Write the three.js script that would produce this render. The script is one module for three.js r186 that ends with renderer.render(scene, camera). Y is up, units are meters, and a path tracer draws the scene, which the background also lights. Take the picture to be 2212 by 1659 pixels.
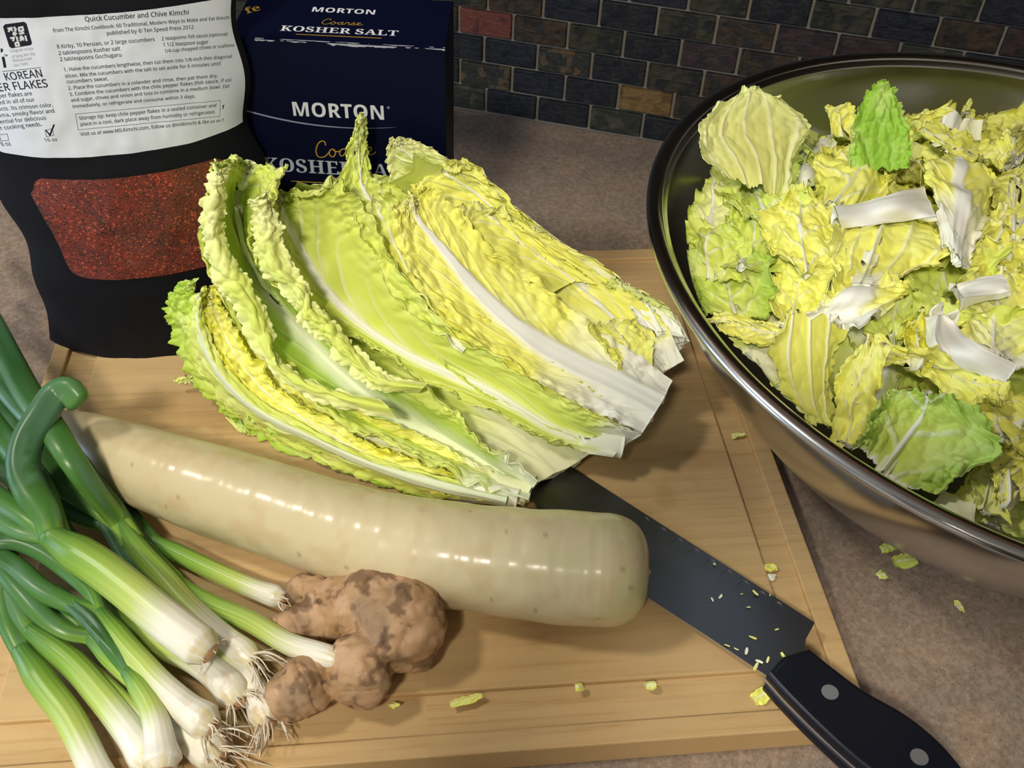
import * as THREE from 'three';
import { RoundedBoxGeometry } from 'three/addons/geometries/RoundedBoxGeometry.js';
import { mergeGeometries } from 'three/addons/utils/BufferGeometryUtils.js';
import { RectAreaLightUniformsLib } from 'three/addons/lights/RectAreaLightUniformsLib.js';
import { MarchingCubes } from 'three/addons/objects/MarchingCubes.js';

RectAreaLightUniformsLib.init();
const scene = new THREE.Scene();
const renderer = new THREE.WebGLRenderer({ antialias: true });
renderer.toneMapping = THREE.LinearToneMapping;
renderer.toneMappingExposure = 1.0;
renderer.shadowMap.enabled = true;

const V = (x, y, z) => new THREE.Vector3(x, y, z);
// ---------------------------------------------------------------- camera
const FOCAL = 2198.85, CX = 1106, CY = 829.5, PITCH = 0.7709, ROLL = 0.0539, CAM = V(0, 0.499, 0);
const fw = V(0, -Math.sin(PITCH), -Math.cos(PITCH)), up0 = V(0, Math.cos(PITCH), -Math.sin(PITCH));
const camR = V(Math.cos(ROLL), 0, 0).addScaledVector(up0, Math.sin(ROLL));
const camU = V(-Math.sin(ROLL), 0, 0).addScaledVector(up0, Math.cos(ROLL));
const camera = new THREE.PerspectiveCamera(2 * Math.atan(CY / FOCAL) * 180 / Math.PI, 2212 / 1659, 0.02, 20);
camera.position.copy(CAM);
camera.quaternion.setFromRotationMatrix(new THREE.Matrix4().makeBasis(camR, camU, fw.clone().negate()));
scene.add(camera);

// ---------------------------------------------------------------- light: two ceiling lamps and a window on the left
const LAMPS = [[-0.91, -0.24, 38, 0.2], [-0.36, 0.86, 108, 0.24]]; // x, z, strength, width
const LAMP_COLOR = new THREE.Color().setRGB(1, 0.935, 0.81);
const WINDOW_COLOR = new THREE.Color().setRGB(0.5, 0.68, 1.0);
const WINDOW_POWER = 6;
scene.background = new THREE.Color().setRGB(0.3, 0.4, 0.6);

// ---------------------------------------------------------------- pixel to point
const ray = (x, y) => fw.clone().multiplyScalar(FOCAL).addScaledVector(camR, x - CX).addScaledVector(camU, CY - y);
const at = (x, y, h) => { const d = ray(x, y); return CAM.clone().addScaledVector(d, (h - CAM.y) / d.y); };
const onPlane = (x, y, p0, n) => { const d = ray(x, y); return CAM.clone().addScaledVector(d, p0.clone().sub(CAM).dot(n) / d.dot(n)); };
const depthOf = (p) => p.clone().sub(CAM).dot(fw);

// ---------------------------------------------------------------- helpers
const used = {};
const numbered = (n) => { const k = used[n] = (used[n] ?? -1) + 1; return k ? n + '_' + String(k).padStart(3, '0') : n; };
function rng(seed) { let a = seed >>> 0; return () => { a = (a + 0x6D2B79F5) | 0; let t = Math.imul(a ^ (a >>> 15), 1 | a); t = (t + Math.imul(t ^ (t >>> 7), 61 | t)) ^ t; return ((t ^ (t >>> 14)) >>> 0) / 4294967296; }; }
const clamp = (x, a = 0, b = 1) => Math.min(b, Math.max(a, x));
const sstep = (a, b, x) => { const t = clamp((x - a) / (b - a)); return t * t * (3 - 2 * t); };
const lerp = (a, b, t) => a + (b - a) * t;
const interp = (xs, ys, x) => { if (x <= xs[0]) return ys[0]; for (let i = 1; i < xs.length; i++) if (x <= xs[i]) return lerp(ys[i - 1], ys[i], (x - xs[i - 1]) / (xs[i] - xs[i - 1])); return ys[ys.length - 1]; };
const hash2 = (x, y, s) => { let h = Math.imul(x | 0, 374761393) + Math.imul(y | 0, 668265263) + Math.imul(s | 0, 1274126177); h = Math.imul(h ^ (h >>> 13), 1274126177); return ((h ^ (h >>> 16)) >>> 0) / 4294967296; };
function vnoise(x, y, s = 0) { const i = Math.floor(x), j = Math.floor(y), u = x - i, v = y - j, a = u * u * (3 - 2 * u), b = v * v * (3 - 2 * v); return lerp(lerp(hash2(i, j, s), hash2(i + 1, j, s), a), lerp(hash2(i, j + 1, s), hash2(i + 1, j + 1, s), a), b); }
const fbm = (x, y, s = 0, o = 4) => { let t = 0, a = 0.5, n = 0; for (let k = 0; k < o; k++) { t += a * vnoise(x, y, s + k * 17); n += a; a *= 0.5; x *= 2.03; y *= 2.03; } return t / n; };
const vnoise3 = (x, y, z, s = 0) => { const k = Math.floor(z), f = z - k, c = f * f * (3 - 2 * f); return lerp(vnoise(x + k * 7.3, y - k * 3.1, s + k * 131), vnoise(x + (k + 1) * 7.3, y - (k + 1) * 3.1, s + (k + 1) * 131), c); };
function cells(x, y, s) { const i = Math.floor(x), j = Math.floor(y); let f1 = 9, f2 = 9; for (let a = -1; a <= 1; a++) for (let b = -1; b <= 1; b++) { const dx = i + a + hash2(i + a, j + b, s) - x, dy = j + b + hash2(i + a, j + b, s + 7) - y, d = Math.sqrt(dx * dx + dy * dy); if (d < f1) { f2 = f1; f1 = d; } else if (d < f2) f2 = d; } return [f1, f2]; }
const lin = (r, g, b) => new THREE.Color().setRGB(r / 255, g / 255, b / 255, THREE.SRGBColorSpace);
function shadows(o) { o.traverse((m) => { if (m.isMesh) { m.castShadow = true; m.receiveShadow = true; } }); }
function tag(o, label, category, group, kind) { if (label) o.userData.label = label; if (category) o.userData.category = category; if (group) o.userData.group = group; if (kind) o.userData.kind = kind; return o; }
function mesh(name, geo, mat, parent = scene) { const m = new THREE.Mesh(geo, mat); m.name = parent === scene ? numbered(name) : name; m.castShadow = m.receiveShadow = true; parent.add(m); return m; }
function group(name, label, category, grp, pos) { const g = new THREE.Group(); g.name = numbered(name); if (pos) g.position.copy(pos); tag(g, label, category, grp); scene.add(g); return g; }
function structure(name, geo, mat, label) { const m = mesh(name, geo, mat); m.userData.kind = 'structure'; if (label) { m.userData.label = label; } return m; }
// re-base a geometry given in world coordinates to a local origin
const rebase = (geo, o) => { geo.translate(-o.x, -o.y, -o.z); return geo; };
function dataTex(w, h, fn, srgb = true) { const d = new Uint8Array(w * h * 4); for (let y = 0; y < h; y++) for (let x = 0; x < w; x++) { const c = fn(x, y), k = (y * w + x) * 4; d[k] = clamp(c[0], 0, 255); d[k + 1] = clamp(c[1], 0, 255); d[k + 2] = clamp(c[2], 0, 255); d[k + 3] = 255; } const t = new THREE.DataTexture(d, w, h); t.wrapS = t.wrapT = THREE.RepeatWrapping; t.magFilter = THREE.LinearFilter; t.minFilter = THREE.LinearMipmapLinearFilter; t.generateMipmaps = true; if (srgb) t.colorSpace = THREE.SRGBColorSpace; t.needsUpdate = true; return t; }
function tiledNoise(n, freq, seed, oct = 4) { // periodic value noise field n*n
  const out = new Float32Array(n * n); let amp = 0.5, tot = 0, f = freq;
  for (let o = 0; o < oct; o++) { const s = seed + o * 31; for (let y = 0; y < n; y++) for (let x = 0; x < n; x++) { const fx = x / n * f, fy = y / n * f, i = Math.floor(fx), j = Math.floor(fy), u = fx - i, v = fy - j, a = u * u * (3 - 2 * u), b = v * v * (3 - 2 * v), H = (p, q) => hash2(((p % f) + f) % f, ((q % f) + f) % f, s); out[y * n + x] += amp * lerp(lerp(H(i, j), H(i + 1, j), a), lerp(H(i, j + 1), H(i + 1, j + 1), a), b); } tot += amp; amp *= 0.55; f *= 2; }
  for (let k = 0; k < out.length; k++) out[k] /= tot; return out;
}
function planarUV(geo, ax, ay, scale = 1) { const p = geo.attributes.position, uv = new Float32Array(p.count * 2), g = (i, a) => a === 'x' ? p.getX(i) : a === 'y' ? p.getY(i) : p.getZ(i); for (let i = 0; i < p.count; i++) { uv[2 * i] = g(i, ax) * scale; uv[2 * i + 1] = g(i, ay) * scale; } geo.setAttribute('uv', new THREE.BufferAttribute(uv, 2)); return geo; }
const boxGeo = (w, h, d, x = 0, y = 0, z = 0) => new THREE.BoxGeometry(w, h, d).translate(x, y, z);

// ================================================================ SETTING
const YW = -0.21352, WALL_D = 0.8613, WALL_DIR = V(Math.cos(YW), 0, -Math.sin(YW)), WALL_N = V(-Math.sin(YW), 0, -Math.cos(YW));
const wallPoint = (u, y, n) => V(0, y, 0).addScaledVector(WALL_DIR, u).addScaledVector(WALL_N, n); // n = distance from the camera's foot towards the wall
function placed(o, u, y, n) { o.position.copy(wallPoint(u, y, n)); o.rotation.y = YW; return o; }

// --- textures
const N1 = tiledNoise(512, 8, 3, 6), N2 = tiledNoise(512, 64, 9, 3), N3 = tiledNoise(512, 4, 21, 5);
const counterTex = dataTex(512, 512, (x, y) => { const k = y * 512 + x, a = N1[k], b = N2[k], c = N3[(k * 7 + 91) % 262144], sp = hash2(x >> 1, y >> 1, 5); let r = 152, g = 134, bl = 118; const m = (b - 0.5) * 44 + (a - 0.5) * 18; r += m + (a - 0.5) * 14; g += m; bl += m - (a - 0.5) * 10; if (sp > 0.965) { r += 24; g += 18; bl += 14; } else if (sp < 0.05) { r -= 26; g -= 24; bl -= 22; } return [r, g, bl]; });
counterTex.repeat.set(1 / 0.16, 1 / 0.16);
const woodTex = dataTex(1024, 1024, (x, y) => { // grain along x
  const u = x / 1024, v = y / 1024, w = N3[((y >> 1) % 512) * 512 + ((x >> 3) % 512)], fine = N2[((y * 2) % 512) * 512 + ((x >> 4) % 512)], med = N1[((y) % 512) * 512 + ((x >> 5) % 512)], blot = N1[((y >> 2) % 512) * 512 + ((x >> 2) % 512)];
  const ring = Math.sin((v * 46 + w * 7 + med * 3) * Math.PI * 2) * 0.5 + 0.5, streak = sstep(0.58, 0.75, fine);
  const st = sstep(0.52, 0.66, N1[((y >> 1) % 512) * 512 + ((x >> 1) % 512)]) * sstep(0.45, 0.6, N3[((y >> 1) % 512) * 512 + ((x >> 1) % 512)]); let r = 207 - st * 14, g = 175 - st * 16, b = 125 - st * 15; const d = (med - 0.5) * 20 + (ring - 0.5) * 5 + (blot - 0.5) * 24 - streak * 7; return [r + d, g + d * 1.02 - streak * 3, b + d * 0.95 - streak * 4];
});
const woodBump = dataTex(512, 512, (x, y) => { const f = N2[((y * 2) % 512) * 512 + (x >> 4)], c = hash2((x + ((y * 3) >> 2)) >> 6, y, 4) > 0.985 ? 60 : 0; const q = 150 + (f - 0.5) * 120 - c; return [q, q, q]; }, false);
const paintMat = new THREE.MeshStandardMaterial({ color: new THREE.Color().setRGB(0.72, 0.7, 0.65), roughness: 0.9 });
const counterMat = new THREE.MeshPhysicalMaterial({ map: counterTex, roughness: 0.48, specularIntensity: 0.5 });

// --- room shell (walls square to the tiled wall)
const RX0 = -2.2, RX1 = 1.9, RN0 = -1.9, TH = 0.1, FL = -0.91, CE = 1.5; // along wall, depth (n), floor, ceiling
const roomN = WALL_D + 0.012;
{
  const wd = RX1 - RX0, cu = (RX0 + RX1) / 2, dn = roomN - RN0, cn = (roomN + RN0) / 2;
  const floorMat = new THREE.MeshStandardMaterial({ color: new THREE.Color().setRGB(0.2, 0.15, 0.1), roughness: 0.6 });
  placed(structure('floor', boxGeo(wd + 0.2, TH, dn + 0.2), floorMat), cu, FL - TH / 2, cn);
  placed(structure('ceiling', boxGeo(wd + 0.2, TH, dn + 0.2), paintMat), cu, CE + TH / 2, cn);
  placed(structure('wall_right', boxGeo(TH, CE - FL, dn), paintMat), RX1 + TH / 2, (CE + FL) / 2, cn);
  placed(structure('wall_front', boxGeo(wd + 0.2, CE - FL, TH), paintMat), cu, (CE + FL) / 2, RN0 - TH / 2);
  // left wall with a window opening: four pieces joined into one wall
  const w0 = -0.9, w1 = 0.25, y0 = 0.15, y1 = 1.2; // opening in depth (n) and height
  const z = (n) => -(n - cn), parts = [
    boxGeo(TH, y0 - FL, dn, 0, (y0 + FL) / 2, 0), boxGeo(TH, CE - y1, dn, 0, (y1 + CE) / 2, 0),
    boxGeo(TH, y1 - y0, w0 - RN0, 0, (y0 + y1) / 2, z((w0 + RN0) / 2)), boxGeo(TH, y1 - y0, roomN - w1, 0, (y0 + y1) / 2, z((w1 + roomN) / 2))];
  placed(structure('wall_left', mergeGeometries(parts), paintMat), RX0 - TH / 2, 0, cn);
  const wy = (y0 + y1) / 2, wn = (w0 + w1) / 2, ww = w1 - w0, wh = y1 - y0;
  const win = new THREE.Group(); win.name = 'window_1'; win.userData.kind = 'structure'; scene.add(win); placed(win, RX0 - 0.05, wy, wn);
  const frameMat = new THREE.MeshStandardMaterial({ color: 0xe8e6e0, roughness: 0.5 });
  mesh('window_frame', mergeGeometries([boxGeo(0.05, 0.04, ww, 0, wh / 2 - 0.02, 0), boxGeo(0.05, 0.04, ww, 0, -wh / 2 + 0.02, 0), boxGeo(0.05, wh, 0.04, 0, 0, ww / 2 - 0.02), boxGeo(0.05, wh, 0.04, 0, 0, -ww / 2 + 0.02), boxGeo(0.04, 0.03, ww, 0, 0, 0), boxGeo(0.04, wh, 0.03, 0, 0, 0)]), frameMat, win);
  mesh('window_pane', boxGeo(0.004, wh - 0.06, ww - 0.06, 0, 0, 0), new THREE.MeshPhysicalMaterial({ color: 0xffffff, transmission: 1, roughness: 0.02, thickness: 0, ior: 1.5 }), win);
  const sky = new THREE.RectAreaLight(WINDOW_COLOR, WINDOW_POWER, ww - 0.08, wh - 0.08); sky.name = 'window_light';
  sky.position.copy(wallPoint(RX0 + 0.03, wy, wn)); sky.lookAt(wallPoint(RX0 + 1, wy, wn)); scene.add(sky);
}
// --- ceiling lamps
LAMPS.forEach(([x, z, power, w], i) => {
  const g = group('ceiling_lamp', ['smaller square flush ceiling lamp over the left end of the counter', 'larger square flush ceiling lamp over the front of the counter'][i], 'lamp', 'ceiling lamps over the counter', V(x, CE - 0.03, z));
  mesh('frame', mergeGeometries([boxGeo(w + 0.06, 0.03, 0.03, 0, 0.015, w / 2 + 0.015), boxGeo(w + 0.06, 0.03, 0.03, 0, 0.015, -w / 2 - 0.015), boxGeo(0.03, 0.03, w, w / 2 + 0.015, 0.015, 0), boxGeo(0.03, 0.03, w, -w / 2 - 0.015, 0.015, 0)]), paintMat, g);
  mesh('diffuser', new RoundedBoxGeometry(w, 0.016, w, 3, 0.004).translate(0, 0.012, 0), new THREE.MeshStandardMaterial({ color: 0xffffff, emissive: LAMP_COLOR, emissiveIntensity: 4 }), g);
  const l = new THREE.RectAreaLight(LAMP_COLOR, power * 0.09 / (w * w), w - 0.01, w - 0.01); l.position.set(x, CE - 0.033, z); l.lookAt(x, 0, z); l.name = 'ceiling_lamp_light'; scene.add(l);
});
// --- counter, cabinets
{
  const front = 0.06, dep = roomN - 0.0106 - front, slab = new RoundedBoxGeometry(RX1 - RX0, 0.04, dep, 3, 0.006); planarUV(slab, 'x', 'z');
  const c = tag(mesh('countertop', slab, counterMat), 'speckled grey-brown laminate countertop along the tiled wall', 'countertop'); placed(c, (RX0 + RX1) / 2, -0.02, (roomN - 0.0106 + front) / 2);
  const cabMat = new THREE.MeshStandardMaterial({ color: new THREE.Color().setRGB(0.12, 0.06, 0.03), roughness: 0.5 });
  const b = group('base_cabinet', 'brown wooden base cabinets under the countertop', 'cabinet'); placed(b, (RX0 + RX1) / 2, FL, (roomN + front) / 2 + 0.02);
  mesh('body', boxGeo(RX1 - RX0, -FL - 0.04, dep - 0.06, 0, (-FL - 0.04) / 2, 0), cabMat, b);
  const u = group('wall_cabinet', 'brown wooden wall cabinets above the tiled backsplash', 'cabinet'); placed(u, 0.1, 0.46, WALL_D - 0.16);
  mesh('body', boxGeo(3.2, 0.8, 0.31, 0, 0.4, 0), cabMat, u);
}
// --- tiled wall: grout bed and separate slate tiles
{
  const wall = structure('wall_back', boxGeo(RX1 - RX0 + 0.2, CE - FL, TH, 0, (CE + FL) / 2, 0), new THREE.MeshStandardMaterial({ color: new THREE.Color().setRGB(0.27, 0.245, 0.205), roughness: 0.95, bumpMap: woodBump, bumpScale: 0.0004 }), 'wall covered with small dark slate brick tiles');
  const oU = (RX0 + RX1) / 2; placed(wall, oU, 0, WALL_D + 0.0022 + TH / 2);
  const slate = (r, g, b, s, r2, g2, b2) => { const t = dataTex(128, 64, (x, y) => { const a = fbm(x / 26, y / 26, s, 4), f = fbm(x / 6, y / 6, s + 50, 3), k = sstep(0.45, 0.62, a), d = (f - 0.5) * 22; return [lerp(r, r2, k) + d, lerp(g, g2, k) + d, lerp(b, b2, k) + d * 0.95]; }); const bp = dataTex(128, 64, (x, y) => { const q = 255 * clamp(fbm(x / 20, y / 9, s + 3, 4) * 1.3 - 0.15 + (vnoise(x / 30, y / 14, s) > 0.55 ? 0.18 : 0)); return [q, q, q]; }, false); return new THREE.MeshPhysicalMaterial({ map: t, bumpMap: bp, bumpScale: 0.0008, roughness: 0.6, specularIntensity: 0.5 }); };
  const P = { k: slate(36, 38, 44, 11, 44, 46, 46), b: slate(42, 44, 52, 12, 32, 35, 40), o: slate(64, 62, 50, 13, 44, 46, 44), g: slate(54, 57, 50, 14, 76, 74, 62), n: slate(70, 58, 46, 15, 50, 49, 47), r: slate(112, 64, 56, 16, 86, 54, 52), y: slate(124, 100, 62, 17, 100, 78, 50), v: slate(66, 52, 54, 18, 50, 45, 48), m: slate(52, 54, 50, 19, 98, 80, 60) };
  const variants = [0, 1, 2, 3].map((k) => { const r = rng(70 + k), g = new RoundedBoxGeometry(0.0482, 0.0228, 0.008, 1, 0.0011); const p = g.attributes.position; for (let i = 0; i < p.count; i++) p.setZ(i, p.getZ(i) + (p.getX(i) * (r() - 0.5) * 0.02)); g.computeVertexNormals(); planarUV(g, 'x', 'y', 20); const uv = g.attributes.uv; for (let i = 0; i < uv.count; i++) uv.setXY(i, uv.getX(i) + 0.5 + k * 0.31, uv.getY(i) * 2 + 0.5 + k * 0.17); return g; });
  // tile rows counted up from the counter; hand-picked tones where the photograph shows them
  const pick = { '3:0': 'r', '2:1': 'b', '1:3': 'y', '1:2': 'k', '1:4': 'n', '0:2': 'k', '2:2': 'm', '2:5': 'n', '3:3': 'k', '3:4': 'v', '0:0': 'g', '0:1': 'k', '0:3': 'g', '4:6': 'v', '4:7': 'v', '2:7': 'k', '3:6': 'v', '2:3': 'k', '2:4': 'o' };
  const seq = 'kobgknbovkgbnkmo', r = rng(5), v0 = -0.2286, y0 = 0.0250;
  for (let row = -1; row < 11; row++) for (let c = -7; c < 18; c++) {
    const off = ((row & 1) ? 0 : 0.0254) + (hash2(row, 3, 8) - 0.5) * 0.004, u = v0 - 0.0508 + c * 0.0508 + off + 0.0254, y = y0 + (row + 0.5) * 0.0254;
    const key = (row + 1) + ':' + c, m = P[pick[key] ?? seq[Math.floor(hash2(row, c, 77) * seq.length)]];
    const t = mesh('tile', variants[(c + row * 3 + 40) % 4], m, wall); t.position.set(u - oU, y, TH / 2 + (r() - 0.5) * 0.0016); t.rotation.set((r() - 0.5) * 0.02, (r() - 0.5) * 0.02, (r() - 0.5) * 0.008);
    if (row === -1) { t.scale.y = 0.98; }
  }
  // the field of tiles goes on along the wall and up to the cabinets
  const rest = []; for (let row = -1; row < 18; row++) for (let c = -16; c < 34; c++) if (row >= 11 || c < -7 || c >= 18) rest.push([row, c]);
  const more = new THREE.InstancedMesh(variants[1], new THREE.MeshPhysicalMaterial({ color: 0xffffff, roughness: 0.6, specularIntensity: 0.5, bumpMap: P.k.bumpMap, bumpScale: 0.0008 }), rest.length); more.name = 'tile_field'; more.userData.kind = 'stuff'; more.userData.label = 'more dark slate brick tiles farther along the wall';
  const mm = new THREE.Matrix4(), tones = [lin(38, 40, 44), lin(58, 57, 50), lin(62, 54, 48), lin(60, 50, 52)]; rest.forEach(([row, c], i) => { mm.makeTranslation(v0 - 0.0254 + c * 0.0508 + ((row & 1) ? 0 : 0.0254) + (hash2(row, 3, 8) - 0.5) * 0.004 - oU, y0 + (row + 0.5) * 0.0254, TH / 2 + (hash2(row, c, 9) - 0.5) * 0.0016); more.setMatrixAt(i, mm); more.setColorAt(i, tones[Math.floor(hash2(row, c, 71) * 4)]); }); wall.add(more);
}
// ================================================================ CUTTING BOARD
const BY = 0.019, YB = 0.13403, B_U = V(Math.cos(YB), 0, -Math.sin(YB)), B_N = V(-Math.sin(YB), 0, -Math.cos(YB));
{
  const x0 = -0.24436, x1 = 0.22715, n0 = 0.23099, n1 = 0.6364, gd = 0.0032;
  const rr = (a, b, c, d, r) => { const s = new THREE.Shape(); s.moveTo(a + r, c); s.lineTo(b - r, c); s.absarc(b - r, c + r, r, -Math.PI / 2, 0); s.lineTo(b, d - r); s.absarc(b - r, d - r, r, 0, Math.PI / 2); s.lineTo(a + r, d); s.absarc(a + r, d - r, r, Math.PI / 2, Math.PI); s.lineTo(a, c + r); s.absarc(a + r, c + r, r, Math.PI, 1.5 * Math.PI); return s; };
  const ext = (s, y0, y1, bev) => new THREE.ExtrudeGeometry(s, { depth: y1 - y0 - bev * 2, bevelEnabled: bev > 0, bevelSize: bev, bevelThickness: bev, bevelOffset: -bev, bevelSegments: 2, curveSegments: 8 }).rotateX(-Math.PI / 2).translate(0, y0 + bev, 0);
  const ring = rr(x0, x1, n0, n1, 0.004); ring.holes.push(rr(-0.2337, 0.2155, 0.2427, 0.6247, 0.004));
  const g = mergeGeometries([ext(rr(x0, x1, n0, n1, 0.004), 0, BY - gd, 0.0012), ext(ring, BY - gd - 0.002, BY, 0.0009), ext(rr(-0.2139, 0.1978, 0.2655, 0.605, 0.004), BY - gd - 0.002, BY, 0.0009)]);
  planarUV(g, 'x', 'z', 2.1);
  const m = new THREE.MeshPhysicalMaterial({ map: woodTex, bumpMap: woodBump, bumpScale: 0.00025, roughness: 0.55, specularIntensity: 0.35 });
  const b = tag(mesh('cutting_board', g, m), 'large pale maple cutting board with a wide juice groove round its edge', 'cutting board'); b.rotation.y = YB;
}
// ================================================================ SWEPT TUBES
// pts: Vector3[]; rad(t) -> [rx, ry]; col(t, a) -> Color
function sweep(pts, rad, col, { nt = 60, na = 16, bumpFn, cap = true, tension = 0.5, upv } = {}) {
  const curve = new THREE.CatmullRomCurve3(pts, false, 'centripetal', tension), P = [], T = [];
  for (let i = 0; i <= nt; i++) { P.push(curve.getPointAt(i / nt)); T.push(curve.getTangentAt(i / nt)); }
  const pos = [], colr = [], uv = [], idx = []; let n = (upv ?? V(0, 1, 0)).clone(), len = curve.getLength();
  n.addScaledVector(T[0], -n.dot(T[0])).normalize();
  const rings = [];
  const ringAt = (p, t, nn, tt, scale) => { const b = tt.clone().cross(nn).normalize(), [ra, rb] = rad(t), start = pos.length / 3; for (let k = 0; k <= na; k++) { const a = k / na * Math.PI * 2, bf = bumpFn ? bumpFn(t, a) : 0, ca = Math.cos(a) * (ra + bf) * scale, sa = Math.sin(a) * (rb + bf) * scale, q = p.clone().addScaledVector(nn, sa).addScaledVector(b, ca); pos.push(q.x, q.y, q.z); const c = col(t, a); colr.push(c.r, c.g, c.b); uv.push(k / na, t * len * 10); } rings.push(start); };
  for (let i = 0; i <= nt; i++) {
    if (i) { n.addScaledVector(T[i], -n.dot(T[i])).normalize(); }
    if (i === 0 && cap) for (const s of [0.02, 0.5, 0.85]) { const r0 = rad(0); ringAt(P[0].clone().addScaledVector(T[0], -Math.min(...r0) * 0.55 * Math.sqrt(1 - s * s)), 0, n, T[0], s); }
    ringAt(P[i], i / nt, n, T[i], 1);
    if (i === nt && cap) for (const s of [0.85, 0.5, 0.02]) { const r1 = rad(1); ringAt(P[nt].clone().addScaledVector(T[nt], Math.min(...r1) * 0.55 * Math.sqrt(1 - s * s)), 1, n, T[nt], s); }
  }
  for (let i = 0; i + 1 < rings.length; i++) for (let k = 0; k < na; k++) { const a = rings[i] + k, b = rings[i + 1] + k; idx.push(a, a + 1, b, b, a + 1, b + 1); }
  const g = new THREE.BufferGeometry(); g.setAttribute('position', new THREE.Float32BufferAttribute(pos, 3)); g.setAttribute('color', new THREE.Float32BufferAttribute(colr, 3)); g.setAttribute('uv', new THREE.Float32BufferAttribute(uv, 2)); g.setIndex(idx); g.computeVertexNormals();
  // close the normal seam
  const nr = g.attributes.normal; for (const s of rings) { const x = nr.getX(s) + nr.getX(s + na), y = nr.getY(s) + nr.getY(s + na), z = nr.getZ(s) + nr.getZ(s + na), l = Math.hypot(x, y, z) || 1; nr.setXYZ(s, x / l, y / l, z / l); nr.setXYZ(s + na, x / l, y / l, z / l); }
  return g;
}
const mixC = (a, b, t) => a.clone().lerp(b, clamp(t));
const ramp = (stops) => (t) => { if (t <= stops[0][0]) return stops[0][1].clone(); for (let i = 1; i < stops.length; i++) if (t <= stops[i][0]) return mixC(stops[i - 1][1], stops[i][1], (t - stops[i - 1][0]) / (stops[i][0] - stops[i - 1][0])); return stops[stops.length - 1][1].clone(); };

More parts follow.
